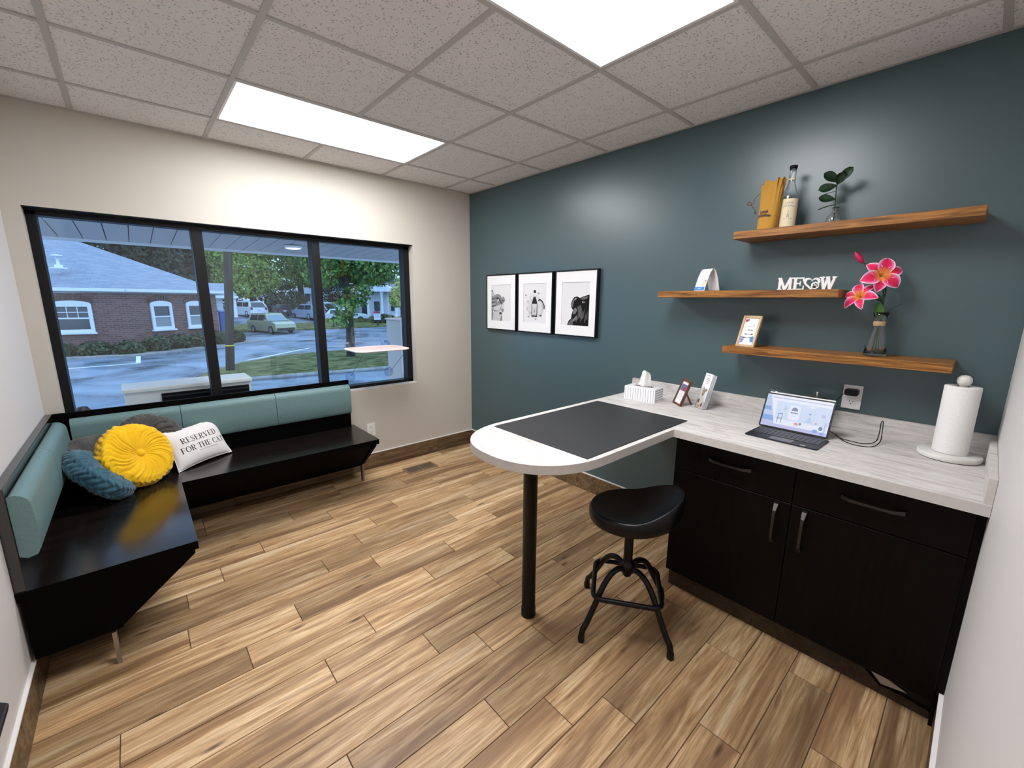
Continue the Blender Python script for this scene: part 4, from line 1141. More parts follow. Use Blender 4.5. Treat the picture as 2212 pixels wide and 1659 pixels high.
# ------------------------------------------------------------------ things on the counter
C1 = CZ1
ang = atan2(-0.2, 0.022)
tb = thing('tissue_box', 'white striped tissue box with a tissue pulled up', 'tissue box', (-0.225, -2.188, C1))
TM = frame_from((-0.306, -2.090, C1 + 0.0005), (0.022, -0.2, 0), (0.2, 0.022, 0))   # x along the front, y into depth
if TM.to_3x3().col[2].z < 0: pass
TW, TD, TH = 0.205, 0.125, 0.087
sgnz = 1 if TM.to_3x3().col[2].z > 0 else -1
def tbx(mb, a, b, c, d, e, f): mb.box(a, b, c, d, e * sgnz, f * sgnz, mtx=TM)
k = MB(); tbx(k, 0, TW, 0, TD, 0, TH); k.build('box', M['paper'], tb, 0.002)
k = MB()
for i in range(12):
    x = 0.009 + i * (TW - 0.02) / 11
    tbx(k, x, x + 0.0018, -0.0006, 0.001, 0.003, TH - 0.004); tbx(k, x, x + 0.0018, 0.006, TD - 0.006, TH - 0.001, TH + 0.0005)
for i in range(5):
    z = 0.012 + i * 0.0155
    tbx(k, TW - 0.001, TW + 0.0006, 0.008, TD - 0.006, z, z + 0.003)
k.build('stripes', mat('stripe_grey', (0.2, 0.2, 0.2), 0.6), tb)
k = MB(); k.prism([(TM @ Vector((TW / 2 + 0.065 * cos(2 * pi * i / 24), TD / 2 + 0.02 * sin(2 * pi * i / 24), 0)))[:2] for i in range(24)], C1 + TH + 0.0003, C1 + TH + 0.0013, 'z'); k.build('slot', M['slot_dark'], tb)
def tis(s, q):
    x = TW / 2 - 0.012 + (s - 0.5) * (0.108 - 0.036 * q) + 0.012 * q
    yy = TD / 2 + 0.016 * sin(2.2 * pi * s + 0.7) * (1 - 0.3 * q) + 0.008 * sin(5 * pi * s) * q
    top = (1 - abs(2 * s - 1.1) ** 2.4 * 0.45)
    p = TM @ Vector((x, yy, 0)); return (p.x, p.y, C1 + TH - 0.004 + 0.108 * q * top)
o = MB().surf(tis, 28, 14).build('tissue', M['tissue'], tb); s_ = o.modifiers.new('thickness', 'SOLIDIFY'); s_.thickness = 0.0008

def print2(t, mx, w, h, z):
    cols = [C_('card_sky', (0.10, 0.17, 0.30)), C_('card_red', (0.45, 0.05, 0.08)), M['ink_light'], M['paper']]
    k = MB(); R = lambda a, b, c, d, mi, dz: k.add([mx @ Vector((u * w, v * h, z + dz)) for u, v in ((a, c), (b, c), (b, d), (a, d))], [(0, 1, 2, 3)], mi)
    R(0.15, 0.85, 0.56, 0.82, 0, 0.0001)
    k.add([mx @ Vector((u * w, v * h, z + 0.0003)) for u, v in ((0.4, 0.56), (0.48, 0.72), (0.6, 0.78), (0.7, 0.7), (0.74, 0.58), (0.62, 0.6), (0.55, 0.55))], [list(range(7))], 1)
    for i in range(7): R(0.24, 0.76 - 0.05 * (i % 3), 0.50 - 0.045 * i, 0.508 - 0.045 * i, 2, 0.0002)
    k.build('print', cols, t)
stand_frame('photo_frame', 'small reddish brown wooden frame standing on the counter', 'photo frame', (-0.160, -2.345), (-0.232, -2.430), C1, 0.165, radians(20), 0.013, M['brown_wood'], 0.014, print2)

br = thing('brochure_holder', 'clear brochure holder with leaflets showing a dog', 'brochure holder', (-0.16, -2.53, C1))
bl_, brr = Vector((-0.158, -2.488, C1 + 0.0005)), Vector((-0.210, -2.556, C1 + 0.0005))
xd_ = (brr - bl_); bw = xd_.length; xd_.normalize(); bk = Vector((-xd_.y, xd_.x, 0)); tl = radians(14)
BXM = frame_from(bl_, xd_, Vector((0, 0, 1)) * cos(tl) + bk * sin(tl))
k = MB()
k.box(0, bw, 0.0, 0.13, 0.0, 0.0015, mtx=BXM).box(0, bw, 0, 0.20, -0.034, -0.0325, mtx=BXM).box(0, 0.0015, 0, 0.12, -0.034, 0, mtx=BXM).box(bw - 0.0015, bw, 0, 0.12, -0.034, 0, mtx=BXM)
k.build('clear_holder', glass_mat('clear_acrylic', (0.95, 0.96, 0.97), 1.0, 1.4), br)
lf = MB()
for i in range(5):
    lf.box(0.003, bw - 0.003, 0.003 + 0.001 * i, 0.215 - 0.001 * i, -0.004 - 0.0055 * i, -0.0015 - 0.0055 * i, mtx=BXM)
lf.build('leaflets', M['paper'], br)
cols = [C_('leaf_tan', (0.55, 0.36, 0.2)), C_('leaf_brown', (0.16, 0.075, 0.04)), C_('leaf_cream', (0.75, 0.66, 0.55)), M['ink_light'], C_('leaf_mauve', (0.55, 0.40, 0.38))]
k = MB(); nz = [0]
def PP(ps, mi):
    nz[0] += 1; k.add([BXM @ Vector((u * bw, v * 0.215, -0.0013 + 0.0001 * nz[0])) for u, v in ps], [list(range(len(ps)))], mi)
PP([(0.05, 0.02), (0.95, 0.02), (0.95, 0.22), (0.05, 0.26)], 4); PP([(0.1, 0.02), (0.8, 0.02), (0.86, 0.2), (0.7, 0.34), (0.4, 0.36), (0.16, 0.24)], 2)
PP([(0.1, 0.22), (0.3, 0.28), (0.34, 0.16), (0.16, 0.14)], 1); PP([(0.2, 0.03), (0.55, 0.03), (0.5, 0.12), (0.25, 0.1)], 0); PP([(0.55, 0.12), (0.72, 0.2), (0.8, 0.1), (0.7, 0.05)], 1)
PP([(0.34, 0.38), (0.3, 0.48), (0.36, 0.56), (0.34, 0.64), (0.44, 0.56), (0.6, 0.56), (0.78, 0.58), (0.78, 0.52), (0.66, 0.5), (0.62, 0.4), (0.5, 0.35)], 0)
PP([(0.36, 0.56), (0.345, 0.64), (0.44, 0.56)], 1); PP([(0.64, 0.52), (0.78, 0.58), (0.78, 0.51)], 1); PP(blob(0.46, 0.42, 0.05, 0.025, 8), 1); PP(blob(0.45, 0.50, 0.03, 0.014, 8), 1); PP(blob(0.58, 0.49, 0.03, 0.014, 8), 1)
for i, (a, b) in enumerate(((0.35, 0.75), (0.3, 0.8), (0.38, 0.75), (0.42, 0.7))): PP([(a, 0.86 - 0.045 * i), (b, 0.86 - 0.045 * i), (b, 0.872 - 0.045 * i), (a, 0.872 - 0.045 * i)], 3)
PP([(0.3, 0.94), (0.7, 0.94), (0.7, 0.955), (0.3, 0.955)], 3)
k.build('print', cols, br)

# tablet computer with keyboard cover
lp = thing('tablet_computer', 'tablet with lit screen and black keyboard cover on the counter', 'laptop', (-0.40, -3.04, C1))
KM = frame_from((-0.506, -2.896, C1 + 0.0005), (-0.008, -0.294, 0), (0.19, 0.006, 0))
sz = 1 if KM.to_3x3().col[2].z > 0 else -1
KW, KD = 0.292, 0.185
kb = MB(); kb.prism(rrect(0, KW, 0, KD, 0.008), 0, sz * 0.0055, 'z', mtx=KM); kb = kb.build('keyboard', mat('dark_keyboard', (0.018, 0.019, 0.026), 0.5, spec=0.3), lp, 0.001)
keys = MB()
for r_ in range(5):
    nk = 14 if r_ else 10
    x = 0.012
    for q in range(14):
        wd = 0.0165
        if r_ == 4 and q == 4: wd = 0.094
        if r_ == 4 and 4 < q < 9: continue
        xx = 0.012 + q * 0.0192
        y0 = 0.165 - r_ * 0.0195
        keys.box(xx, xx + wd, y0 - 0.0155, y0, sz * 0.0055, sz * 0.0072, mtx=KM)
keys.build('keys', mat('grey_keycap', (0.055, 0.057, 0.07), 0.5), kb)
tp = MB(); tp.box(0.10, 0.19, 0.008, 0.062, sz * 0.0055, sz * 0.0059, mtx=KM); tp.build('touchpad', mat('touchpad', (0.030, 0.031, 0.042), 0.35), kb)
st2 = MB(); st2.box(0.225, 0.246, 0.010, 0.016, sz * 0.0055, sz * 0.006, mtx=KM); st2.build('sticker', M['paper'], kb)
tilt = radians(23)
e1 = Vector((-0.006, -0.294, 0)).normalized(); bk = Vector((1, -0.02, 0)).normalized()
SM = frame_from((-0.302, -2.889, C1 + 0.006), e1, Vector((0, 0, 1)) * cos(tilt) + bk * sin(tilt))
SW, SHT = 0.292, 0.178
ns = SM.to_3x3().col[2]; so_ = -1 if ns.x > 0 else 1            # front side sign along local z
def sb(mb, a, b, c, d, e, f): mb.box(a, b, c, d, so_ * e, so_ * f, mtx=SM)
k = MB(); k.prism(rrect(0, SW, 0, SHT, 0.007), so_ * -0.007, 0, 'z', mtx=SM); k.build('tablet_body', M['black_plastic'], lp, 0.001)
def em(n, c, s=1.0): return mat(n, (0.02, 0.02, 0.02), 0.15, spec=0.5, emit=c, estr=s)
E_ = [em('screen_white', (0.82, 0.86, 1.0), 0.92), em('screen_pale_blue', (0.55, 0.68, 0.98), 0.85), em('screen_blue', (0.30, 0.48, 0.92), 0.8), em('screen_lilac', (0.60, 0.62, 0.93), 0.82), em('screen_slate', (0.30, 0.36, 0.62), 0.7), em('screen_coral', (0.95, 0.45, 0.40), 0.75), em('screen_mid', (0.68, 0.78, 0.99), 0.88)]
k = MB(); nl = [0]
def SR(ps, mi):
    nl[0] += 1; k.add([SM @ Vector((0.007 + u * (SW - 0.014), 0.007 + v * (SHT - 0.014), so_ * (0.0002 + 0.00006 * nl[0]))) for u, v in ps], [list(range(len(ps)))], mi)
RR = lambda a, b, c, d, mi: SR([(a, c), (b, c), (b, d), (a, d)], mi)
RR(0, 1, 0, 1, 0); SR([(0, 0), (0.22, 0), (0.06, 1), (0, 1)], 1); SR([(0, 0.34), (0.165, 0.34), (0.19, 0.18), (0, 0.18)], 2); SR([(0, 0), (0.22, 0), (0.19, 0.17), (0, 0.17)], 3); SR([(0, 0.62), (0.1, 0.62), (0.12, 0.5), (0, 0.5)], 2)
SR([(0.18, 0.82), (1, 0.82), (1, 0.26), (0.2, 0.26)], 6); SR([(0.2, 0.1), (1, 0.1), (1, 0), (0.22, 0)], 3); RR(0.1, 1, 0.9, 0.93, 3); SR([(0.2, 0.26), (1, 0.26), (1, 0.12), (0.6, 0.2), (0.2, 0.12)], 0)
SR(rrect(0.39, 0.56, 0.30, 0.74, 0.04, 4), 0); SR([(0.43 + 0.05 * cos(pi * i / 8) + 0.045, 0.58 + 0.11 * sin(pi * i / 8)) for i in range(9)], 4); RR(0.42, 0.53, 0.50, 0.535, 4); RR(0.45, 0.51, 0.42, 0.43, 3)
RR(0.23, 0.30, 0.28, 0.30, 4); RR(0.24, 0.25, 0.16, 0.44, 4); RR(0.30, 0.31, 0.16, 0.44, 4); RR(0.24, 0.31, 0.42, 0.45, 4); SR([(0.30, 0.56), (0.36, 0.56), (0.335, 0.72)], 1); SR(blob(0.54, 0.2, 0.035, 0.04, 12), 5); SR(blob(0.60, 0.22, 0.02, 0.04, 8), 4)
SR([(0.66, 0.3), (0.76, 0.3), (0.72, 0.5)], 1); SR(blob(0.71, 0.56, 0.018, 0.03, 10), 2); SR(blob(0.72, 0.77, 0.04, 0.035, 12), 0); SR(blob(0.9, 0.2, 0.03, 0.06, 10), 4); SR(blob(0.83, 0.1, 0.04, 0.05, 10), 2); SR(blob(0.82, 0.32, 0.015, 0.03, 8), 5); RR(0.88, 0.93, 0.52, 0.6, 3); RR(0.94, 0.97, 0.1, 0.4, 1); SR(blob(0.93, 0.06, 0.03, 0.04, 10), 2)
k.build('screen', E_, lp)
k = MB(); sb(k, 0.012, SW - 0.006, SHT - 0.002, SHT + 0.007, -0.011, -0.008); k.build('edge_glare', M['white_plastic'], lp)  # white strip standing in for glare along the tablet's top edge
k = MB(); a0 = SM @ Vector((SW * 0.2, SHT * 0.55, so_ * -0.007)); a1 = SM @ Vector((SW * 0.8, SHT * 0.55, so_ * -0.007)); f0 = Vector((a0.x + 0.075, a0.y, C1 + 0.001)); f1 = Vector((a1.x + 0.075, a1.y, C1 + 0.001)); th = Vector((0.003, 0, 0.001))
k.add([a0, a1, f1, f0, a0 + th, a1 + th, f1 + th, f0 + th], [(0, 1, 2, 3), (7, 6, 5, 4), (0, 4, 5, 1), (1, 5, 6, 2), (2, 6, 7, 3), (3, 7, 4, 0)]); k.build('kickstand', M['black_plastic'], lp)

# outlet with black adapter, and the charging cable
def outlet(name, label, c, n, right, w=0.076, h=0.118):
    mx = frame_from(c, right, (0, 0, 1)); s = 1 if mx.to_3x3().col[2].dot(Vector(n)) > 0 else -1
    t = thing(name, label, 'outlet', c)
    MB().prism(rrect(-w / 2, w / 2, -h / 2, h / 2, 0.003, 3), 0, s * 0.006, 'z', mtx=mx).build('plate', M['white_plastic'], t, 0.0015)
    for dz in (0.025, -0.025):
        r_ = MB().prism(rrect(-0.017, 0.017, dz - 0.0165, dz + 0.0165, 0.01, 4), s * 0.006, s * 0.0085, 'z', mtx=mx).build('receptacle', M['white_plastic'], t, 0.0006)
        k = MB()
        k.box(-0.0078, -0.0055, dz - 0.001, dz + 0.009, s * 0.0085, s * 0.0089, mtx=mx).box(0.0055, 0.0078, dz - 0.001, dz + 0.0075, s * 0.0085, s * 0.0089, mtx=mx)
        k.prism([(0.003 * cos(2 * pi * i / 10), dz - 0.0085 + 0.003 * sin(2 * pi * i / 10)) for i in range(10)], s * 0.0085, s * 0.0089, 'z', mtx=mx)
        k.build('slots', M['slot_dark'], r_)
    return t
outlet('wall_outlet', 'white wall outlet above the counter with a black adapter in it', (-0.0005, -3.198, 1.0775), (-1, 0, 0), (0, -1, 0))
outlet('wall_outlet', 'white wall outlet low on the window wall beside the bench', (-1.133, -0.0005, 0.372), (0, -1, 0), (1, 0, 0))
ad = tag(MB().prism([(-3.198 + p[0], 1.105 + p[1]) for p in rrect(-0.027, 0.027, -0.0155, 0.0155, 0.009, 4)], -0.045, -0.0094, 'x').build('power_adapter', M['black_plastic'], None, 0.003), 'black power adapter plugged into the outlet above the counter', 'adapter')
cb = thing('charging_cable', 'thin black charging cable looped from adapter to tablet', 'cable', (-0.24, -3.25, C1))
zc = C1 + 0.0025
path = [(-0.034, -3.170, 1.098), (-0.045, -3.158, 1.075), (-0.075, -3.135, 1.035), (-0.12, -3.115, 0.98), (-0.17, -3.13, 0.94), (-0.215, -3.185, zc + 0.012), (-0.28, -3.245, zc), (-0.298, -3.294, zc), (-0.27, -3.335, zc), (-0.20, -3.352, zc + 0.012), (-0.16, -3.348, zc + 0.06), (-0.150, -3.345, zc + 0.094), (-0.152, -3.339, zc + 0.085), (-0.165, -3.340, zc + 0.035), (-0.20, -3.335, zc + 0.006), (-0.25, -3.305, zc + 0.001), (-0.262, -3.26, zc + 0.004), (-0.235, -3.215, zc + 0.002), (-0.228, -3.198, zc + 0.012)]
MB().tube(bez(path, 7), 0.0019, 8).build('cord', M['black_plastic'], cb)
MB().lathe([(0.003, 0), (0.003, 0.012)], (-0.035, -3.1705, 1.092), 10).build('plug', M['white_plastic'], cb)

# low glass jars half hidden behind the tablet
for (x, y, r_, h, lab) in ((-0.105, -2.918, 0.058, 0.142, 'clear glass jar with tilted glass lid behind the tablet'), (-0.100, -3.075, 0.055, 0.136, 'clear glass jar with flat steel lid behind the tablet')):
    j = thing('glass_jar', lab, 'jar', (x, y, C1))
    MB().lathe([(r_ * 0.9, 0.0), (r_, 0.006), (r_, h), (r_ * 1.03, h + 0.004)], (x, y, C1 + 0.0005), 32, caps=False).build('glass', M['clear_glass'], j)
    if y > -3:
        lm = axis_frame((x - 0.005, y, C1 + h + 0.03), (-0.35, -0.18, 0.92))
        MB().lathe([(r_ * 1.08, 0), (r_ * 1.1, 0.004), (r_ * 0.9, 0.014), (r_ * 0.4, 0.02), (0.008, 0.021)], (0, 0, 0), 32, mtx=lm, caps=False).build('lid', M['clear_glass'], j)
    else:
        MB().lathe([(r_ * 1.04, h + 0.004), (r_ * 1.05, h + 0.018), (r_ * 0.98, h + 0.022), (0.01, h + 0.023)], (x, y, C1), 32).build('lid', M['chrome'], j)
        MB().lathe([(0.003, h + 0.022), (0.003, h + 0.034), (0.006, h + 0.038), (0.0055, h + 0.045), (0.001, h + 0.047)], (x, y, C1), 14).build('knob', M['chrome'], j)

# paper towel holder
ptc = (-0.185, -3.566, C1)
ph = thing('paper_towel_holder', 'white marble paper towel holder with a round knob', 'towel holder', ptc)
MB().lathe([(0.088, 0.0), (0.088, 0.004)], ptc, 48).build('foot_pad', M['slot_dark'], ph)
MB().lathe([(0.094, 0.003), (0.0965, 0.006), (0.0965, 0.020), (0.094, 0.023), (0.01, 0.023)], ptc, 64).build('base', M['marble'], ph)
MB().lathe([(0.011, 0.023), (0.011, 0.300)], ptc, 20).build('rod', M['chrome'], ph)
MB().lathe([(0.012, 0.297), (0.013, 0.303), (0.019, 0.309), (0.0225, 0.320), (0.0205, 0.333), (0.013, 0.341), (0.001, 0.344)], ptc, 28).build('knob', M['marble'], ph)
rl = thing('paper_towel_roll', 'white paper towel roll on the marble holder', 'paper towel', (ptc[0], ptc[1], C1 + 0.0235))
MB().lathe([(0.020, 0.0235), (0.053, 0.0235), (0.0535, 0.03), (0.0535, 0.296), (0.052, 0.299), (0.020, 0.299), (0.020, 0.0235)], ptc, 64, caps=False).build('sheets', M['tissue'], rl)
MB().lathe([(0.018, 0.0235), (0.0199, 0.0235), (0.0199, 0.2985), (0.018, 0.2985)], ptc, 32, caps=False).build('cardboard_core', mat('cardboard', (0.30, 0.2, 0.12), 0.9), rl)

# ------------------------------------------------------------------ floor register
vt = thing('floor_vent', 'brown metal floor register in the planks near the window wall', 'vent', (-0.80, -0.277, 0))
BRZ = mat('bronze_register', (0.26, 0.18, 0.105), 0.5, 0.3)
vx0, vx1, vy0, vy1 = -0.950, -0.648, -0.352, -0.202
k = MB(); fw = 0.02
k.box(vx0, vx1, vy0, vy0 + fw, 0.0, 0.004).box(vx0, vx1, vy1 - fw, vy1, 0, 0.004).box(vx0, vx0 + fw, vy0 + fw, vy1 - fw, 0, 0.004).box(vx1 - fw, vx1, vy0 + fw, vy1 - fw, 0, 0.004)
k.build('frame', BRZ, vt, 0.001)
MB().box(vx0 + fw, vx1 - fw, vy0 + fw, vy1 - fw, 0.0, 0.0012).build('duct', M['slot_dark'], vt)
for i in range(22):
    x = vx0 + fw + 0.006 + i * (vx1 - vx0 - 2 * fw - 0.012) / 21
    MB().box(x - 0.0022, x + 0.0022, vy0 + fw, vy1 - fw, 0.0012, 0.0036).build('louver', BRZ, vt)
MB().box((vx0 + vx1) / 2 - 0.006, (vx0 + vx1) / 2 + 0.006, vy0 + fw, vy1 - fw, 0.001, 0.004).build('divider', BRZ, vt)

# ------------------------------------------------------------------ window perch for a cat
pw = thing('window_perch', 'pale pink cat perch hung by suction cups on the right window pane', 'cat perch', (-1.07, 0.1, 1.11))
px0, px1, py0, py1, pz = -1.305, -0.835, -0.255, 0.095, 1.112
fr_pts = [(x, y, pz) for x, y in rrect(px0, px1, py0, py1, 0.07, 8)]
MB().tube(fr_pts, 0.0075, 10, closed=True).build('frame', mat('white_padded_tube', (0.78, 0.72, 0.71), 0.6), pw)
def fab(s, q):
    x = px0 + (px1 - px0) * s; y = py0 + (py1 - py0) * q
    r_ = 0.07; cx = min(max(x, px0 + r_), px1 - r_); cy = min(max(y, py0 + r_), py1 - r_); dx, dy = x - cx, y - cy; d = hypot(dx, dy)
    if d > r_: x, y = cx + dx / d * r_, cy + dy / d * r_
    return (x, y, pz + 0.006 - 0.014 * sin(pi * s) * sin(pi * q))
MB().surf(fab, 20, 16).build('fabric', mat('pale_pink_fabric', (0.66, 0.52, 0.49), 0.8), pw)
CUPM = glass_mat('clear_cup', (0.80, 0.85, 0.90), 1.0, 1.35)
for (x, z) in ((-1.235, 1.120), (-0.900, 1.120), (-1.245, 0.855), (-0.880, 0.865)):
    cm = axis_frame((x, 0.1165, z), (0, -1, 0))
    cu = MB().lathe([(0.047, 0.0), (0.046, 0.003), (0.024, 0.008), (0.010, 0.012), (0.008, 0.022), (0.0005, 0.023)], (0, 0, 0), 28, mtx=cm).build('suction_cup', CUPM, pw)
    if z < 1:
        MB().lathe([(0.006, 0.022), (0.007, 0.027), (0.004, 0.031), (0.0005, 0.032)], (0, 0, 0), 12, mtx=cm).build('screw_knob', M['white_plastic'], cu)
for x0_, x1_ in ((-1.245, -1.262), (-0.880, -0.875)):
    MB().tube([(x0_, 0.10, 0.86), (x1_, py0 + 0.004, pz - 0.008)], 0.0016, 6).build('wire', M['dark_steel'], pw)

# ------------------------------------------------------------------ black wall pocket at the left edge
wp = thing('wall_bin', 'black rounded plastic bin by the left wall, cut by the picture edge', 'bin', (-2.99, -2.72, 0.66))
bz0, bz1 = 0.66, 0.86
k = MB()
a = [(-W_ + 0.001, -2.562, bz1), (-2.885, -2.562, bz1), (-2.862, -2.585, bz1), (-2.862, -2.93, bz1), (-W_ + 0.001, -2.93, bz1)]
c = [(-W_ + 0.001, -2.775, bz0), (-2.96, -2.775, bz0), (-2.95, -2.785, bz0), (-2.95, -2.90, bz0), (-W_ + 0.001, -2.90, bz0)]
k.add(a + c, [(0, 1, 2, 3, 4), (9, 8, 7, 6, 5)] + [(i, i + 5, (i + 1) % 5 + 5, (i + 1) % 5) for i in range(5)])
k.build('shell', M['black_plastic'], wp, 0.006, 3)
MB().prism([(-W_ + 0.004, -2.60), (-2.905, -2.60), (-2.905, -2.9), (-W_ + 0.004, -2.9)], bz1 - 0.02, bz1 + 0.028, 'z').build('white_liner', M['paper'], wp, 0.004)
# ================================================================== outside the window
GZ = -1.30
def asphalt_mat():
    m = mat('wet_asphalt', (0.13, 0.15, 0.18), 0.35, spec=0.5); k = NT(m)
    v = k.coord((1, 1, 1))
    n = k.noise(v, 0.35, 5, 0.6, 0.8); n2 = k.noise(v, 30, 3)
    c = k.ramp(n, [(0.35, (0.08, 0.10, 0.13)), (0.62, (0.25, 0.30, 0.37))])
    c = k.mix(k.ramp(n2, [(0.4, 0.25), (0.6, 0.0)]), c, (0.05, 0.06, 0.08))
    k.set(k.bsdf.inputs['Base Color'], c)
    k.set(k.bsdf.inputs['Roughness'], k.ramp(n, [(0.35, 0.18), (0.6, 0.5)]))
    k.bump(n2, 0.2, 0.01)
    return m
M['asphalt'] = asphalt_mat()
M['lawn'] = noisy('lawn_green', (0.06, 0.065, 0.02), (0.19, 0.185, 0.075), 2.2, 0.95, 0.6, 0.05, detail=8, spec=0.1)
M['kerb'] = noisy('kerb_concrete', (0.22, 0.21, 0.20), (0.34, 0.33, 0.31), 3, 0.9)
M['white_line'] = mat('road_paint', (0.75, 0.77, 0.8), 0.7)
ground = st(box1('ground_asphalt', (-70, 110, 0.3, 38.6, GZ - 0.4, GZ), M['asphalt']))
# painted bay lines
def flat(name, pts, z0, z1, m_, parent=None):
    return MB().prism(pts, z0, z1, 'z').build(name, m_, parent)
flat('bay_line', [(-7.4, 20.45), (-2.62, 20.85), (-2.62, 21.0), (-7.4, 20.6)], GZ, GZ + 0.006, M['white_line'], ground)
flat('bay_line', [(-2.78, 20.9), (-2.62, 20.9), (-2.55, 25.4), (-2.72, 25.4)], GZ, GZ + 0.006, M['white_line'], ground)
flat('bay_line', [(1.2, 19.0), (4.9, 22.6), (4.85, 22.75), (1.1, 19.15)], GZ, GZ + 0.006, M['white_line'], ground)
# near lawn island with kerb
isl = [(-1.25, 14.6), (-0.7, 13.6), (0.6, 13.3), (2.6, 13.0), (6.0, 12.6), (14, 12.0), (24, 11.5), (24, 18.5), (14, 19.2), (8.4, 19.6), (4.6, 19.8), (2.6, 19.4), (0.6, 17.8), (-0.6, 16.2)]
lawn = st(flat('lawn_island', isl, GZ - 0.05, GZ + 0.09, M['lawn']))
kb_ = MB(); kb_.tube([(x, y, GZ + 0.04) for x, y in isl], 0.09, 6, closed=True); kb_.build('kerb', M['kerb'], lawn)
# far verge rising to the parking across the street
vg = MB(); xs_ = (-40, 100)
prof = [(38.4, GZ - 0.3), (38.4, GZ + 0.12), (39.0, GZ + 0.15), (44.0, -0.92), (44.0, GZ - 0.3)]
vg.prism(prof, xs_[0], xs_[1], 'x')
verge = st(vg.build('lawn_verge', M['lawn']))
lot2 = st(MB().prism([(44.0, -0.93), (44.0, -1.5), (140, -1.5), (140, 4.0), (66, 0.6)], -60, 130, 'x').build('ground_far_lot', M['asphalt']))
v2 = st(MB().prism([(12.2, 44.2), (40, 34), (70, 34), (70, 60), (14, 60)], -1.3, -0.55, 'z').build('lawn_far', M['lawn']))

# porch soffit overhead with individual slats, fascia and a round light
sof = thing('porch_soffit', 'pale grey slatted porch soffit outside above the window', 'soffit', (-1.5, 1.4, 2.2))
SOF = mat('soffit_vinyl', (0.42, 0.385, 0.36), 0.5)
sl = MB().box(-0.082, 0.082, 0.0, 2.42, -0.006, 0.006).build('soffit_slat', SOF, None, 0.003, 1)
slm = sl.data; bpy.data.objects.remove(sl)
tl_ = atan2(-0.11, 2.42)
x = -6.6
while x < 6.5:
    o = bpy.data.objects.new('soffit_slat', slm); COL.objects.link(o); o.parent = sof
    o.location = Vector((x, 0.205, 2.225)) - Vector((-1.5, 1.4, 2.2)); o.rotation_euler = (tl_, 0, 0)
    x += 0.172
MB().box(-6.8, 6.7, 0.2, 2.62, 2.27, 2.29).build('deck_board', mat('soffit_backing', (0.05, 0.05, 0.05), 0.8), sof)
MB().box(-6.8, 6.7, 2.615, 2.66, 2.085, 2.26).build('fascia', mat('white_fascia', (0.55, 0.56, 0.57), 0.5), sof)
pl = thing('porch_light', 'small round lit lamp on the porch soffit', 'porch light', (-1.13, 1.93, 2.14))
MB().lathe([(0.085, -0.012), (0.095, 0.0), (0.095, 0.018), (0.01, 0.02)], (-1.13, 1.93, 2.120), 28).build('rim', M['trim_white'], pl)
MB().lathe([(0.001, -0.022), (0.05, -0.019), (0.08, -0.012), (0.083, -0.008)], (-1.13, 1.93, 2.120), 28).build('lens', mat('lit_lens', (0.9, 0.9, 0.9), 0.5, emit=(1, 0.98, 0.93), estr=3.0), pl)
# beige pier at the right and outdoor unit
pr_ = thing('entry_pier', 'beige stub wall pier outside the right window pane', 'pier', (0.5, 2.2, GZ))
PIER = mat('pier_stucco', (0.56, 0.48, 0.42), 0.8)
MB().box(0.215, 0.9, 2.0, 2.45, GZ, 1.235).build('shaft', PIER, pr_, 0.01)
MB().box(0.205, 0.91, 1.985, 2.465, 1.235, 1.262).build('cap', PIER, pr_, 0.006)
MB().box(0.235, 0.93, 1.95, 2.5, GZ, 0.47).build('plinth', mat('pier_plinth', (0.62, 0.55, 0.49), 0.8), pr_, 0.006)
ac = thing('outdoor_unit', 'white outdoor heat pump unit with dark grille outside the window', 'air conditioner', (-2.35, 0.5, 0.3))
ACW = mat('unit_white', (0.85, 0.83, 0.80), 0.5)
MB().box(-2.742, -1.967, 0.37, 0.645, 0.32, 0.872).build('body', ACW, ac, 0.008)
MB().box(-2.752, -1.957, 0.352, 0.655, 0.868, 0.900).build('lid', ACW, ac, 0.008)
gb = MB().box(-2.54, -1.985, 0.360, 0.3695, 0.36, 0.845).build('grille', M['black_plastic'], ac)
for i in range(12):
    z = 0.375 + i * 0.04
    MB().box(-2.54, -1.985, 0.354, 0.360, z, z + 0.012).build('louver', mat('grille_slat', (0.02, 0.02, 0.022), 0.5) if i == 0 else bpy.data.materials['grille_slat'], gb)
for x in (-2.62, -2.09):
    MB().box(x - 0.02, x + 0.02, 0.2, 0.63, 0.28, 0.32).build('wall_bracket', M['leg_metal'], ac)
rd = thing('red_cap', 'dark red rounded cap outside the lower left window corner', 'cap', (-2.958, 0.4, 0.6))
MB().lathe([(0.035, -0.2), (0.035, 0.0), (0.044, 0.005), (0.042, 0.02), (0.024, 0.05), (0.001, 0.053)], (-2.958, 0.4, 0.755), 8, smooth=False).build('cap', mat('dark_red_paint', (0.05, 0.008, 0.012), 0.5), rd)
MB().box(-2.975, -2.941, 0.2, 0.4, 0.56, 0.60).build('bracket', M['leg_metal'], rd)
cs = tag(MB().prism([(-0.9, 9.3), (2.0, 8.9), (2.0, 9.4), (-0.9, 9.8)], GZ, GZ + 0.16, 'z').build('concrete_kerb', mat('pale_concrete', (0.6, 0.6, 0.6), 0.8), None, 0.02), 'long pale concrete kerb on the drive below the window', 'kerb')

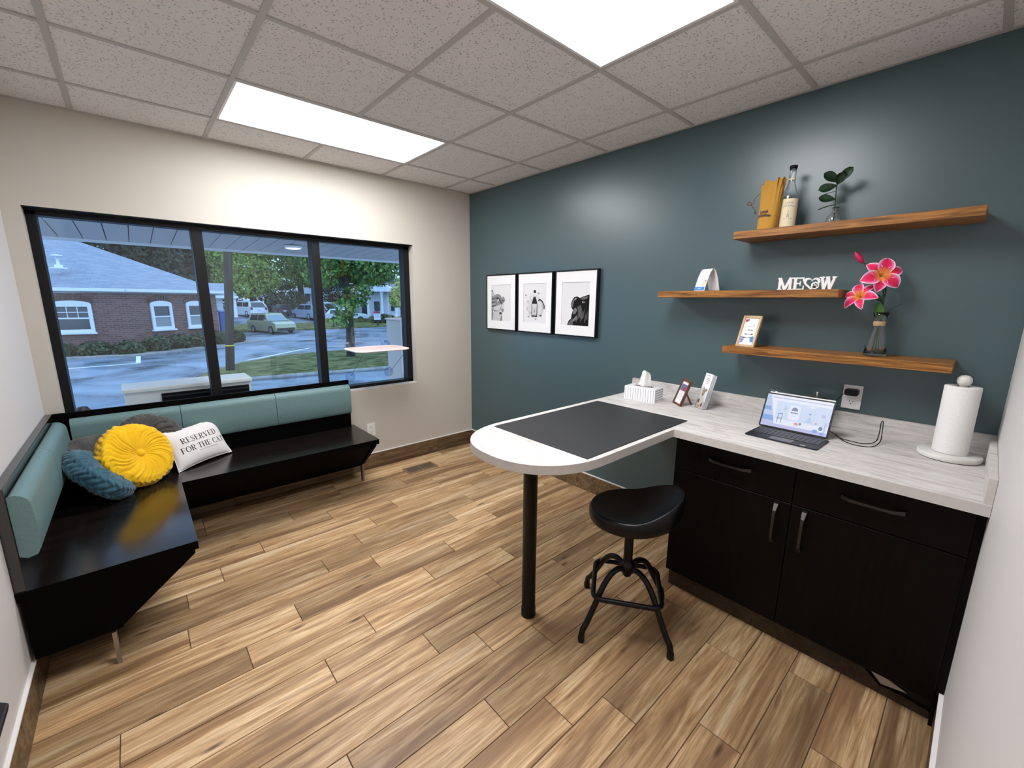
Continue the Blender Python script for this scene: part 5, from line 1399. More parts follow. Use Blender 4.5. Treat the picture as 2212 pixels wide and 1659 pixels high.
# utility pole
up_ = thing('utility_pole', 'brown wooden utility pole with a yellow band', 'pole', (0.62, 15.6, GZ))
BARK = noisy('pole_wood', (0.018, 0.014, 0.011), (0.05, 0.041, 0.032), 9, 0.9, 0.4, 0.02, (1, 1, 0.12))
pxp, pyp = -0.055, 15.75
up_.location = (pxp, pyp, GZ); ROOT[up_.name] = Matrix.Translation((pxp, pyp, GZ))
MB().tube([(pxp, pyp, GZ), (pxp + 0.19, pyp - 0.17, GZ + 2.5), (pxp + 0.62, pyp - 0.55, GZ + 8.5)], [0.152, 0.146, 0.12], 20).build('shaft', BARK, up_)
MB().lathe([(0.158, 1.03), (0.158, 1.08)], (pxp + 0.08, pyp - 0.07, GZ), 20, caps=False).build('yellow_band', mat('yellow_tape', (0.7, 0.55, 0.06), 0.6), up_)

# ------------------------------------------------------------------ brick building
def brick_mat():
    m = mat('old_brick', (0.2, 0.1, 0.08), 0.85, spec=0.2); k = NT(m)
    tcn = k.n.new('ShaderNodeTexCoord'); 
    bt_ = k.node('ShaderNodeTexBrick', {'Vector': tcn.outputs['UV'], 'Color1': (0.13, 0.06, 0.05, 1), 'Color2': (0.23, 0.115, 0.095, 1), 'Mortar': (0.20, 0.175, 0.165, 1), 'Scale': 1.0, 'Mortar Size': 0.012, 'Brick Width': 0.30, 'Row Height': 0.095, 'Bias': -0.1})
    k.set(k.bsdf.inputs['Base Color'], bt_.outputs['Color'])
    return m
M['brick'] = brick_mat()
def roof_mat():
    m = mat('blue_grey_shingle', (0.2, 0.23, 0.27), 0.7, spec=0.4); k = NT(m)
    tcn = k.n.new('ShaderNodeTexCoord')
    bt_ = k.node('ShaderNodeTexBrick', {'Vector': tcn.outputs['UV'], 'Color1': (0.19, 0.22, 0.27, 1), 'Color2': (0.27, 0.30, 0.35, 1), 'Mortar': (0.14, 0.16, 0.2, 1), 'Scale': 1.0, 'Mortar Size': 0.01, 'Brick Width': 0.55, 'Row Height': 0.17})
    k.set(k.bsdf.inputs['Base Color'], bt_.outputs['Color'])
    return m
M['shingle'] = roof_mat()
bl = thing('brick_building', 'low red brick building with blue-grey hip roof and white windows', 'building', (-3, 28, GZ))
K0 = Vector((-2.85, 25.75, 0)); dL = Vector((-cos(radians(8)), sin(radians(8)), 0)); dR = Vector((cos(radians(36)), sin(radians(36)), 0))
EZ = 1.72
def wall_quad(p, d, ln, z0, z1, mb):
    a, b = p, p + d * ln
    mb.add([(a.x, a.y, z0), (b.x, b.y, z0), (b.x, b.y, z1), (a.x, a.y, z1)], [(0, 1, 2, 3)], 0, False, [(0, z0), (ln, z0), (ln, z1), (0, z1)])
LL, LR = 7.0, 5.25
k = MB(); wall_quad(K0, dL, LL, GZ, EZ, k); wall_quad(K0, dR, LR, GZ, EZ, k)
far = Vector((-4.0, 34, 0)); e1_ = K0 + dL * LL; e2_ = K0 + dR * LR
k.add([(e2_.x, e2_.y, GZ), (far.x + 6, far.y + 1, GZ), (far.x + 6, far.y + 1, EZ), (e2_.x, e2_.y, EZ)], [(0, 1, 2, 3)]); k.add([(e1_.x, e1_.y, GZ), (far.x - 5, far.y, GZ), (far.x - 5, far.y, EZ), (e1_.x, e1_.y, EZ)], [(0, 1, 2, 3)])
k.build('brick_walls', M['brick'], bl)
oL = Vector((dL.y, -dL.x, 0)); oL = oL if oL.y < 0 else -oL
oR = Vector((dR.y, -dR.x, 0)); oR = oR if oR.y < 0 else -oR
ov = 0.35
bis = (oL + oR).normalized()
ev0 = K0 + bis * ov / max(0.5, bis.dot(oL)); evL = e1_ + oL * ov; evR = e2_ + oR * ov + dR * ov
apex = Vector((-8.41, 35.71, 6.5))
RZ = EZ + 0.22
k = MB()
def rtri(a, b, c):
    e = (b - a); ln = e.length; e = e.normalized(); f_ = (c - a); u = f_.dot(e); v_ = (f_ - e * u).length
    k.add([tuple(a), tuple(b), tuple(c)], [(0, 1, 2)], 0, False, [(0, 0), (ln, 0), (u, v_)])
A0, AL, AR = Vector((ev0.x, ev0.y, RZ)), Vector((evL.x, evL.y, RZ)), Vector((evR.x, evR.y, RZ))
rtri(A0, AR, apex); rtri(AL, A0, apex)
bkR = Vector((2, 37, RZ)); rtri(AR, bkR, apex); rtri(Vector((-14, 36, RZ)), AL, apex)
rf = k.build('roof', M['shingle'], bl)
WHT = mat('white_gutter', (0.72, 0.74, 0.76), 0.5)
for a, b in ((A0, AR), (AL, A0)):
    d = (b - a).normalized(); o_ = Vector((d.y, -d.x, 0)); o_ = o_ if o_.y < 0 else -o_
    k = MB(); p0, p1 = a + o_ * 0.10, b + o_ * 0.10; q0, q1 = a - o_ * 0.4, b - o_ * 0.4
    zt, zb = RZ + 0.02, RZ - 0.13
    k.add([(p0.x, p0.y, zb), (p1.x, p1.y, zb), (p1.x, p1.y, zt), (p0.x, p0.y, zt), (q0.x, q0.y, zb - 0.08), (q1.x, q1.y, zb - 0.08), (q1.x, q1.y, zt - 0.03), (q0.x, q0.y, zt - 0.03)], [(0, 1, 2, 3), (7, 6, 5, 4), (3, 2, 6, 7), (0, 4, 5, 1), (1, 5, 6, 2), (3, 7, 4, 0)])
    k.build('gutter', WHT, bl)
PANE_D = mat('dark_pane', (0.035, 0.045, 0.05), 0.12, spec=0.6)
BLIND = mat('curtained_pane', (0.25, 0.27, 0.27), 0.3, spec=0.5)
def bwin(p, d, s, w, zb, h, grid):
    o_ = Vector((d.y, -d.x, 0)); o_ = o_ if o_.y < 0 else -o_
    c = p + d * s; mx = frame_from(c + o_ * 0.02 + Vector((0, 0, zb)), d, (0, 0, 1)); sgn = 1 if mx.to_3x3().col[2].dot(o_) > 0 else -1
    fw = 0.15
    k = MB()
    def bx_(a, b, e, f, g0=0.0, g1=0.08): k.box(a, b, e, f, sgn * g0, sgn * g1, mtx=mx)
    bx_(-w / 2, -w / 2 + fw, 0, h); bx_(w / 2 - fw, w / 2, 0, h); bx_(-w / 2 + fw, w / 2 - fw, 0, 0.14); bx_(-w / 2 - 0.06, w / 2 + 0.06, -0.09, 0, 0, 0.16)
    arch = [(-w / 2, h), (w / 2, h)] + [(w / 2 * cos(pi * i / 12), h + 0.17 * sin(pi * i / 12)) for i in range(1, 12)]
    k.prism(arch, 0, sgn * 0.08, 'z', mtx=mx); bx_(-w / 2 + fw, w / 2 - fw, h - 0.12, h); bx_(-w / 2 + fw, w / 2 - fw, h / 2 - 0.035, h / 2 + 0.035, 0, 0.06)
    f_ = k.build('window', WHT, bl)
    k = MB(); k.box(-w / 2 + fw, w / 2 - fw, 0.14, h / 2 - 0.035, 0, sgn * 0.02, mtx=mx); k.build('pane', PANE_D if grid else BLIND, f_)
    k = MB(); k.box(-w / 2 + fw, w / 2 - fw, h / 2 + 0.035, h - 0.12, 0, sgn * 0.02, mtx=mx); k.build('pane', PANE_D, f_)
    if grid:
        k = MB()
        for i in (1, 2):
            x = -w / 2 + fw + (w - 2 * fw) * i / 3; k.box(x - 0.014, x + 0.014, h / 2 + 0.035, h - 0.12, sgn * 0.02, sgn * 0.04, mtx=mx)
        y = (h / 2 + h - 0.1) / 2; k.box(-w / 2 + fw, w / 2 - fw, y - 0.014, y + 0.014, sgn * 0.02, sgn * 0.04, mtx=mx)
        k.build('glazing_bar', WHT, f_)
    # soldier-course arch above
    k = MB()
    for i in range(13):
        a_ = pi * (i + 0.5) / 13
        cx, cy = (w / 2 + 0.02) * cos(a_), h + 0.19 * sin(a_) + 0.02
        k.box(cx - 0.045, cx + 0.045, cy, cy + 0.22, 0, sgn * 0.03, mtx=mx)
    k.build('brick_arch', mat('dark_arch_brick', (0.13, 0.065, 0.06), 0.9) if 'dark_arch_brick' not in bpy.data.materials else bpy.data.materials['dark_arch_brick'], bl)
bwin(K0, dL, 1.95, 1.42, -0.17, 1.36, True)
bwin(K0, dR, 1.75, 1.15, -0.17, 1.36, False)
bwin(K0, dR, 3.75, 1.15, -0.17, 1.36, False)
# vent stack on the roof
vs_ = MB(); vc = (-5.02, 26.95, RZ + 0.95)
vs_.box(vc[0] - 0.3, vc[0] + 0.3, vc[1] - 0.2, vc[1] + 0.2, vc[2] - 0.02, vc[2] + 0.04).lathe([(0.16, 0.0), (0.15, 0.16), (0.06, 0.18), (0.05, 0.55), (0.2, 0.57), (0.2, 0.63), (0.02, 0.66)], vc, 14)
vs_.build('roof_vent', WHT, rf)
# wing beyond the far end
wg = MB()
wg.add([(1.3, 33.3, 1.70), (3.5, 34.7, 1.70), (3.75, 40.2, 2.75), (1.8, 38.9, 2.75)], [(0, 1, 2, 3)], 0, False, [(0, 0), (2.6, 0), (2.6, 5), (0, 5)])
wg.build('wing_roof', M['shingle'], bl)
SIDING = mat('white_siding', (0.55, 0.58, 0.62), 0.7)
MB().prism([(1.5, 33.9), (2.5, 34.5), (2.5, 39), (1.5, 39)], GZ, 1.6, 'z').build('wing_wall', SIDING, bl)
MB().prism([(3.15, 34.6), (3.4, 34.75), (3.4, 35.1), (3.15, 35.0)], GZ + 1.4, 1.6, 'z').build('wing_post', WHT, bl)
MB().prism([(1.25, 33.2), (3.55, 34.6), (3.55, 34.75), (1.25, 33.35)], 1.52, 1.70, 'z').build('wing_gutter', WHT, bl)
bn = thing('recycling_bin', 'blue plastic bin beside the brick building', 'bin', (2.35, 33.2, GZ))
MB().box(2.0, 2.7, 32.9, 33.5, GZ, 0.55).build('body', mat('blue_plastic', (0.02, 0.12, 0.42), 0.5), bn, 0.04)
MB().box(1.96, 2.74, 32.85, 33.55, 0.55, 0.68).build('lid', mat('blue_lid', (0.25, 0.35, 0.6), 0.5), bn, 0.04)

# ------------------------------------------------------------------ foliage
def leaf_mat(name, c1, c2):
    m = mat(name, c1, 0.6, spec=0.3); k = NT(m)
    geo = k.n.new('ShaderNodeNewGeometry')
    n = k.noise(k.coord((1, 1, 1)), 0.9, 3)
    f = k.math('ADD', k.math('MULTIPLY', geo.outputs['Random Per Island'], 0.6), k.math('MULTIPLY', n, 0.5))
    k.set(k.bsdf.inputs['Base Color'], k.ramp(f, [(0.25, c1), (0.75, c2)]))
    k.bsdf.inputs['Transmission Weight'].default_value = 0.0
    return m
F_MAPLE = leaf_mat('maple_leaves', (0.024, 0.085, 0.016), (0.15, 0.27, 0.05))
F_LIGHT = leaf_mat('light_leaves', (0.10, 0.18, 0.025), (0.36, 0.44, 0.11))
F_DARK = leaf_mat('conifer_leaves', (0.008, 0.022, 0.014), (0.05, 0.085, 0.055))
F_MID = leaf_mat('mid_leaves', (0.045, 0.11, 0.016), (0.27, 0.38, 0.08))
F_BUSH = leaf_mat('hedge_leaves', (0.012, 0.028, 0.014), (0.07, 0.10, 0.045))
TRUNK = noisy('tree_bark', (0.018, 0.014, 0.011), (0.06, 0.048, 0.038), 6, 0.95, 0.5, 0.03, (1, 1, 0.2))
def leaves(blobs, n, size, seed):
    r = random.Random(seed); vs = []; fs = []
    vol = [b[3] * b[4] * b[5] for b in blobs]; tot = sum(vol)
    for b, v in zip(blobs, vol):
        for _ in range(int(n * v / tot)):
            while True:
                p = Vector((r.uniform(-1, 1), r.uniform(-1, 1), r.uniform(-1, 1)))
                if 0.12 < p.length < 1: break
            p = p.normalized() * p.length ** 0.55
            c = Vector((b[0] + p.x * b[3], b[1] + p.y * b[4], b[2] + p.z * b[5]))
            nn = (p + Vector((r.uniform(-1, 1), r.uniform(-1, 1), r.uniform(-0.6, 1.2))) * 0.8).normalized()
            a = nn.orthogonal().normalized(); a = (Matrix.Rotation(r.uniform(0, 6.28), 3, nn) @ a); c2 = nn.cross(a)
            s = size * r.uniform(0.6, 1.3); q = len(vs)
            vs += [c - a * s * 0.5, c + c2 * s * 0.32, c + a * s * 0.5 - nn * s * 0.12, c - c2 * s * 0.32]
            fs.append((q, q + 1, q + 2, q + 3))
    return vs, fs
def tree(name, label, base, trunk_h, tr, blobs, n, size, fm, seed, branches=(), group=None):
    t = thing(name, label, 'tree', base, 0, group)
    b = Vector(base)
    k = MB(); k.tube(bez([b - Vector((0, 0, 0.2)), b + Vector((0.05, 0, trunk_h * 0.35)), b + Vector((-0.05, 0.0, trunk_h * 0.7)), b + Vector((-0.15, 0.1, trunk_h))], 5), [tr * (1.25 - 0.6 * i / 15) for i in range(16)], 12); k.build('trunk', TRUNK, t)
    for (p0, p1, r_) in branches:
        MB().tube(bez([b + Vector(p0), b + (Vector(p0) + Vector(p1)) / 2 + Vector((0, 0, 0.2)), b + Vector(p1)], 5), [r_ * (1 - 0.06 * i) for i in range(11)], 8).build('branch', TRUNK, t)
    v, f = leaves([(b.x + q[0], b.y + q[1], b.z + q[2], q[3], q[4], q[5]) for q in blobs], n, size, seed)
    MB().add(v, f).build('foliage', fm, t)
    return t
# near maple with the visible trunk
tree('maple_tree', 'green maple tree with a bare lower trunk on the near lawn', (5.14, 17.0, GZ + 0.08), 6.0, 0.17,
     [(-0.3, 0, 4.9, 1.9, 1.6, 1.1), (1.0, 0.2, 4.6, 1.5, 1.4, 1.2), (-1.2, -0.2, 4.0, 0.9, 0.9, 0.8), (-0.2, -0.4, 2.35, 0.62, 0.6, 0.55), (0.3, -0.3, 2.9, 0.7, 0.6, 0.6), (-0.55, -0.5, 1.75, 0.45, 0.45, 0.4), (1.9, 0.4, 4.3, 1.2, 1.2, 0.9), (0.2, 0, 6.2, 2.2, 2.0, 1.5), (0.9, -0.3, 3.3, 0.5, 0.5, 0.35)],
     13000, 0.21, F_MAPLE, 3, (((0, 0, 3.0), (1.6, 0.2, 4.2), 0.06), ((0, 0, 3.3), (-1.2, 0, 4.3), 0.06), ((0, 0, 1.7), (-0.5, -0.4, 1.9), 0.04)))
# bright tree filling the middle pane
tree('broadleaf_tree', 'large bright green tree filling the middle window pane', (8.3, 55.2, -0.3), 7, 0.3,
     [(-0.2, 0, 5.4, 3.0, 2.0, 2.0), (-2.0, 0, 4.4, 1.9, 1.6, 1.5), (1.6, 0, 4.0, 1.9, 1.5, 1.5), (-0.6, -0.3, 2.9, 2.3, 1.4, 1.1), (0.2, 0.2, 7.9, 3.4, 2.2, 2.0), (-2.6, 0, 6.6, 2.0, 1.6, 1.6)],
     14000, 0.36, F_MID, 5)
tree('broadleaf_tree', 'dark green tree behind the parked cars in the middle pane', (14.9, 59.5, 0.0), 8, 0.35,
     [(0, 0, 6.0, 3.0, 2.4, 2.2), (1.6, 0, 4.4, 2.0, 1.8, 1.5), (-1.7, -0.3, 4.2, 2.0, 1.8, 1.6), (0.5, 0, 8.8, 4.0, 2.8, 2.3), (3.0, 0, 6.6, 2.2, 2.0, 2.0)], 11000, 0.38, F_MAPLE, 6)
for i, (x, y, h, lab) in enumerate(((1.5, 78, 15, 'tall hazy dark tree far behind the utility pole'), (23.5, 73, 15, 'tall dark tree far behind the right mullion'), (36.0, 58, 13, 'tall dark tree far behind the porch-column house'))):
    tree('distant_tree', lab, (x, y, 0.6), h * 0.8, 0.45, [(0, 0, h * 0.35, 6.0, 3, 3.4), (1.5, 0, h * 0.6, 6.0, 3, 3.4), (-2.0, 0, h * 0.75, 5.0, 3, 3.4)], 4500, 0.8, F_DARK, 40 + i, (), 'distant trees on the skyline')
tree('broadleaf_tree', 'dark mixed tree crowns seen behind the near maple', (19.6, 49.5, -0.5), 8, 0.35,
     [(0, 0, 7.2, 4.2, 3, 2.4), (-3.4, 0, 5.2, 2.4, 2, 1.8), (3.4, 0.5, 8.0, 3.6, 2.6, 2.2), (-2.4, 0, 8.6, 3.4, 2.4, 2.4)], 6000, 0.5, F_DARK, 8)
tree('broadleaf_tree', 'pale yellow-green tree at the right window edge', (16.9, 34.4, -0.9), 3.6, 0.16,
     [(0, 0, 2.9, 1.1, 1.0, 1.0), (0.6, 0.1, 2.1, 0.9, 0.8, 0.7), (-0.5, 0, 2.3, 0.7, 0.7, 0.6), (0.4, 0, 3.8, 1.0, 0.9, 0.8)], 3000, 0.34, F_LIGHT, 9)
# dark trees behind the brick building
for i, (x, y, h, lab) in enumerate(((-11.5, 50, 15, 'dark evergreen tree behind the roof, leftmost of three'), (-2.5, 58, 15, 'dark evergreen tree behind the roof, middle of three'), (4.2, 66, 14.5, 'dark evergreen tree beside the utility pole, rightmost of three'))):
    tree('evergreen_tree', lab, (x, y, -1.2), h * 0.9, 0.4, [(0, 0, h * 0.30, 4.6, 3, 2.6), (0.6, 0, h * 0.52, 4.2, 3, 2.8), (-0.4, 0, h * 0.75, 3.6, 2.6, 2.8), (0, 0, h * 0.95, 2.6, 2, 2.2), (2.5, 0.3, h * 0.4, 2.6, 2, 2.4), (-2.8, 0.4, h * 0.5, 2.8, 2, 2.6)], 6500, 0.6, F_DARK, 20 + i, (), 'dark evergreens behind the roof')
# hedge in front of the brick walls
hd = [(K0 + dL * s + oL * 0.8) for s in (5.0, 3.75, 2.5, 1.25, 0.0)]
hr = [(K0 + dR * s + oR * 0.75) for s in (0.75, 1.95, 3.15, 4.35, 5.5)]
for i, p in enumerate(hd + hr):
    q = i + 1
    lab = ('dark clipped shrub %s' % ['at the left end of the hedge by the brick wall', 'under the left part of the paned brick-building window', 'directly right of the paned building window', 'near the building corner, left side', 'at the building corner', 'just right of the building corner', 'left of the middle building window base', 'between the two right building windows', 'under the rightmost building window', 'at the far end of the brick wall'][i])
    t = thing('hedge_shrub', lab, 'shrub', (p.x, p.y, GZ), 0, 'hedge shrubs along the brick wall')
    hh = 0.42 if i < 5 else 0.5
    v, f = leaves([(p.x, p.y, GZ + hh * 0.75, 0.66, 0.5, hh)], 650, 0.20, 60 + i)
    MB().add(v, f).build('foliage', F_BUSH, t)
    MB().tube([(p.x, p.y, GZ), (p.x, p.y, GZ + hh)], 0.04, 6).build('stem', TRUNK, t)
bed = st(flat('lawn_bed', [tuple((K0 + dL * 8 + oL * 1.9)[:2]), tuple((K0 + bis * 1.9)[:2]), tuple((e2_ + oR * 1.6 + dR * 2.2)[:2]), tuple((e2_ + dR * 2.2)[:2]), tuple(K0[:2]), tuple((K0 + dL * 8)[:2])], GZ - 0.02, GZ + 0.07, M['kerb']))
# hedge band behind the parked cars
for i, (x, y, h, lab) in enumerate(((3.6, 53.5, 1.0, 'brown-green bush left of the white parked SUV'), (10.6, 54.6, 1.5, 'tall bush between the white SUV and the black car'), (13.0, 55.5, 1.6, 'rounded bush behind the silver SUV'), (14.6, 48.6, 0.9, 'low bush right of the silver SUV'), (18.4, 41.5, 0.6, 'low dark shrub beside the notice sign'), (5.2, 57.6, 2.6, 'tall dark bush mass behind the white SUV'), (11.6, 57.6, 2.4, 'tall dark bush mass behind the black car'), (19.3, 57.0, 2.2, 'tall dark bush mass right of the silver SUV'))):
    t = thing('roadside_bush', lab, 'bush', (x, y, -0.8), 0, 'bushes along the far lot')
    v, f = leaves([(x, y, (y - 44) * 0.07 - 0.93 + h * 0.7, 1.5 if h < 2 else 2.6, 0.8, h)], 900 if h < 2 else 1800, 0.32, 90 + i); MB().add(v, f).build('foliage', F_BUSH, t)
    MB().tube([(x, y, -0.9), (x, y, 0)], 0.06, 6).build('stem', TRUNK, t)

# ------------------------------------------------------------------ cars
TYRE = mat('tyre', (0.012, 0.012, 0.013), 0.8); RIM = mat('alloy', (0.25, 0.25, 0.26), 0.4, 0.8)
CGL = mat('car_glass', (0.02, 0.03, 0.035), 0.06, spec=0.7)
WSH = mat('windscreen', (0.16, 0.24, 0.28), 0.08, spec=0.7)
HL = mat('headlamp', (0.6, 0.62, 0.65), 0.15); TLT = mat('tail_lamp', (0.22, 0.012, 0.012), 0.3); PLT = mat('number_plate', (0.7, 0.72, 0.75), 0.5); DKP = mat('dark_bumper', (0.02, 0.02, 0.022), 0.6)
def car(name, label, loc, heading, col, L=4.1, Wd=1.78, Hh=1.6, boxy=True, group=None):
    t = thing(name, label, 'car', loc, heading, group)
    mx = Matrix.Translation(loc) @ Matrix.Rotation(heading, 4, 'Z')
    paintm = mat('car_paint_' + name + label[:6].replace(' ', '_'), col, 0.25, spec=0.6, coat=0.5)
    belt = 0.62 * Hh; lo = 0.24
    if boxy: top = [(-L * 0.46, belt), (-L * 0.40, Hh * 0.99), (L * 0.10, Hh), (L * 0.245, belt * 1.02)]
    else: top = [(-L * 0.485, belt), (-L * 0.385, Hh * 0.97), (-L * 0.05, Hh), (L * 0.08, Hh * 0.96), (L * 0.24, belt)]
    body = [(-L / 2, lo + 0.12), (-L / 2 + 0.08, belt * 0.92), (-L * 0.46, belt), (L * 0.25, belt), (L * 0.40, belt * 0.93), (L * 0.475, belt * 0.8), (L / 2, lo + 0.25), (L * 0.49, lo), (-L * 0.48, lo)]
    # body with tumble-home: section half-width by height
    def hw(z): return Wd / 2 * (1.0 if z < belt * 0.98 else 1.0 - 0.19 * (z - belt) / max(0.01, Hh - belt)) * (0.96 if z < lo + 0.02 else 1)
    def solid(poly, nm, mt, inset=0.0, bev=0.05):
        vs = []
        for s in (-1, 1):
            for (x, z) in poly: vs.append(mx @ Vector((x, s * (hw(z) - inset), z)))
        n = len(poly); k = MB(); k.add(vs, [list(range(n)), list(range(n, 2 * n))[::-1]] + [(i, (i + 1) % n, (i + 1) % n + n, i + n) for i in range(n)])
        return k.build(nm, mt, t, bev, 3)
    solid(body, 'body', paintm)
    solid(top, 'cabin', paintm, 0.02, 0.04)
    gz0, gz1 = belt * 1.03, Hh * 0.93
    for s in (-1, 1):
        k = MB(); 
        for xa, xb, xc, xd in ((-L * 0.40, -L * 0.13, -L * 0.13, -L * 0.375), (-L * 0.11, L * 0.20, L * 0.11, -L * 0.11)):
            y0 = s * (hw(gz0) - 0.012); y1 = s * (hw(gz1) - 0.012)
            q = [mx @ Vector((xa, y0, gz0)), mx @ Vector((xb, y0, gz0)), mx @ Vector((xc, y1, gz1)), mx @ Vector((xd, y1, gz1))]
            k.poly(q if s > 0 else q[::-1])
        k.build('side_window', CGL, t)
    def endglass(xb, xt, mt, nm, e):
        y0, y1 = hw(gz0) - 0.14, hw(gz1) - 0.14
        q = [mx @ Vector((xb + e, -y0, gz0)), mx @ Vector((xb + e, y0, gz0)), mx @ Vector((xt + e, y1, gz1)), mx @ Vector((xt + e, -y1, gz1))]
        MB().poly(q).build(nm, mt, t)
    def xat(z, front):
        pts = top
        seg = (pts[-2], pts[-1]) if front else (pts[1], pts[0])
        (xa, za), (xb, zb) = seg; return xa + (xb - xa) * (z - za) / (zb - za)
    endglass(xat(gz0, True), xat(gz1, True), WSH, 'windscreen', 0.02); endglass(xat(gz0, False), xat(gz1, False), CGL, 'rear_window', -0.02)
    for sx in (-L * 0.30, L * 0.32):
        for s in (-1, 1):
            wm = mx @ axis_frame((sx, s * (Wd / 2 - 0.10), 0.33), (0, s, 0))
            w = MB().lathe([(0.2, -0.08), (0.31, -0.08), (0.33, -0.05), (0.33, 0.09), (0.31, 0.115), (0.22, 0.115)], (0, 0, 0), 20, mtx=wm, caps=False).build('wheel', TYRE, t)
            MB().lathe([(0.001, 0.095), (0.08, 0.10), (0.2, 0.085), (0.225, 0.11)], (0, 0, 0), 14, mtx=wm, caps=False).build('rim', RIM, w)
    def fbox(nm, mt, a, b, c, d, e, f, bev=0.01):
        k = MB(); k.box(a, b, c, d, e, f, mtx=mx); k.build(nm, mt, t, bev)
    fbox('front_grille', DKP, L * 0.46, L * 0.505, -Wd * 0.42, Wd * 0.42, lo + 0.03, lo + 0.24, 0.02)
    fbox('rear_bumper', DKP, -L * 0.505, -L * 0.46, -Wd * 0.42, Wd * 0.42, lo + 0.0, lo + 0.16, 0.02)
    for s in (-1, 1):
        fbox('headlamp', HL, L * 0.44, L * 0.485, s * Wd * 0.30, s * Wd * 0.46, belt * 0.74, belt * 0.86)
        fbox('tail_lamp', TLT, -L * 0.495, -L * 0.45, s * Wd * 0.36, s * Wd * 0.47, belt * 0.72, belt * 0.98)
        fbox('mirror', paintm, L * 0.17, L * 0.21, s * (Wd / 2 - 0.02), s * (Wd / 2 + 0.15), belt * 1.02, belt * 1.14, 0.02)
    fbox('rear_plate', PLT, -L * 0.505, -L * 0.48, -0.16, 0.16, belt * 0.68, belt * 0.8)
    return t
car('hatchback_car', 'boxy pale green hatchback driving on the street', (6.05, 36.7, GZ), radians(-72), (0.33, 0.33, 0.19))
car('parked_suv', 'white SUV parked across the street, leftmost', (7.09, 51.4, -0.43), radians(107), (0.62, 0.66, 0.70), 4.4, 1.85, 1.65, False)
car('parked_sedan', 'black car parked between the white and silver SUVs', (9.45, 50.7, -0.46), radians(106), (0.004, 0.004, 0.006), 4.5, 1.8, 1.4, False)
car('parked_suv', 'silver-blue SUV parked across the street, right of the black car', (12.2, 47.3, -0.70), radians(106), (0.24, 0.29, 0.37), 4.4, 1.85, 1.65, False)
car('parked_sedan', 'white car partly hidden behind the maple trunk', (15.4, 44.4, -1.0), radians(-25), (0.55, 0.62, 0.66), 4.4, 1.8, 1.45, False)
car('parked_sedan', 'pale blue-white car far left of the maple foliage', (16.2, 52.2, -0.36), radians(-20), (0.55, 0.62, 0.70), 4.4, 1.8, 1.45, False)

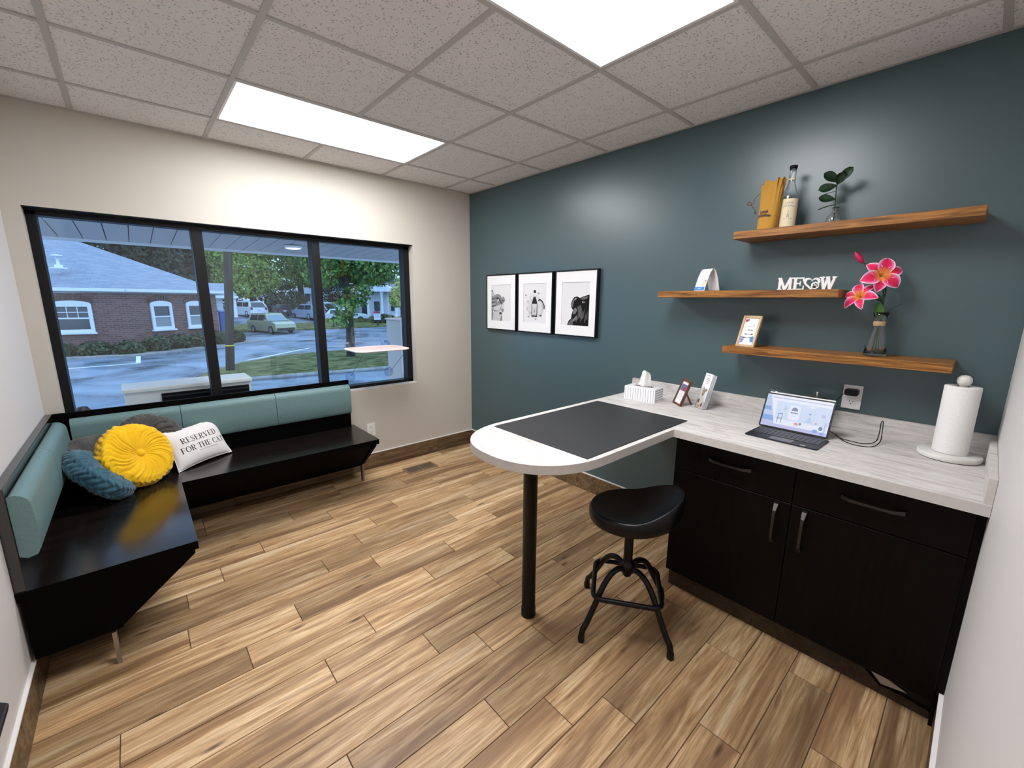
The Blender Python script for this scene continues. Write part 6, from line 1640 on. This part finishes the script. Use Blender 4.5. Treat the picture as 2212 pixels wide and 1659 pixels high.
# ------------------------------------------------------------------ white houses and sign
HW = mat('white_clapboard', (0.62, 0.66, 0.72), 0.7); HR = mat('pale_roof', (0.30, 0.33, 0.38), 0.7)
def house(name, label, c, w, d, h, rz, columns=0):
    t = thing(name, label, 'house', (c[0], c[1], c[2]), rz); mx = ROOT[t.name]
    k = MB(); k.box(-w / 2, w / 2, 0, d, 0, h, mtx=mx); k.build('walls', HW, t)
    k = MB(); k.add([mx @ Vector(p) for p in ((-w / 2 - 0.3, -0.4, h), (w / 2 + 0.3, -0.4, h), (w / 2 + 0.3, d + 0.3, h), (-w / 2 - 0.3, d + 0.3, h), (-w / 2 - 0.3, d / 2, h + 1.8), (w / 2 + 0.3, d / 2, h + 1.8))], [(0, 1, 5, 4), (2, 3, 4, 5), (0, 4, 3), (1, 2, 5), (0, 3, 2, 1)]); k.build('roof', HR, t)
    n = max(2, int(w / 1.8))
    for i in range(n):
        x = -w / 2 + w * (i + 0.5) / n
        for z in ((0.9, h - 1.9) if h > 4 else (0.8,)):
            k = MB(); k.box(x - 0.42, x + 0.42, -0.04, 0.02, z, z + 1.3, mtx=mx); f_ = k.build('window', HW, t)
            k = MB(); k.box(x - 0.35, x + 0.35, -0.06, -0.03, z + 0.07, z + 1.23, mtx=mx); k.build('pane', PANE_D, f_)
    for i in range(columns):
        x = -w / 2 + 0.4 + i * (w - 0.8) / max(1, columns - 1)
        k = MB(); k.lathe([(0.22, 0), (0.18, 0.2), (0.15, h - 0.4), (0.24, h - 0.1), (0.24, h)], (x, -1.4, 0), 14, mtx=mx); k.build('porch_column', HW, t)
    if columns:
        k = MB(); k.add([mx @ Vector(p) for p in ((-w / 2, -1.8, h), (w / 2, -1.8, h), (0, -1.8, h + 1.0), (-w / 2, 0, h), (w / 2, 0, h), (0, 0, h + 1.0))], [(0, 1, 2), (5, 4, 3), (0, 2, 5, 3), (2, 1, 4, 5), (1, 0, 3, 4)]); k.build('pediment', HW, t)
    return t
house('white_house', 'white two-storey house with porch columns at the right window edge', (21.3, 47.2, -0.75), 4.2, 6, 3.2, radians(-42), 3)
house('white_house', 'white house seen low between the maple and the mullion', (22.2, 61.5, 0.1), 4.5, 6, 2.2, radians(-35))
house('white_house', 'white house glimpsed behind the silver SUV', (17.4, 67.5, 0.3), 2.6, 5, 2.0, radians(-30))
sgx = (16.3, 38.6)
ns_ = thing('notice_sign', 'dark peaked signpost with a white and red panel', 'sign', (sgx[0], sgx[1], -0.9))
sm = Matrix.Translation((sgx[0], sgx[1], -0.9)) @ Matrix.Rotation(radians(-42), 4, 'Z')
k = MB(); k.box(-0.06, 0.06, -0.05, 0.05, -0.5, 1.9, mtx=sm); k.build('post', DKP, ns_)
k = MB(); k.prism([(-0.32, 1.62), (0.0, 2.05), (0.32, 1.62), (0.2, 1.58), (0.2, 1.25), (-0.2, 1.25), (-0.2, 1.58)], -0.06, 0.06, 'y', mtx=sm); k.build('peaked_top', DKP, ns_)
k = MB(); k.box(-0.34, 0.34, -0.10, -0.04, 0.35, 1.22, mtx=sm); k.build('panel', WHT, ns_)
k = MB(); k.box(-0.34, 0.34, -0.11, -0.10, 1.0, 1.22, mtx=sm); k.build('red_header', mat('sign_red', (0.35, 0.03, 0.08), 0.6), ns_)
k = MB()
for i in range(3): k.box(-0.25, 0.25, -0.106, -0.10, 0.85 - 0.14 * i, 0.89 - 0.14 * i, mtx=sm)
k.build('lettering_lines', M['ink_light'], ns_)
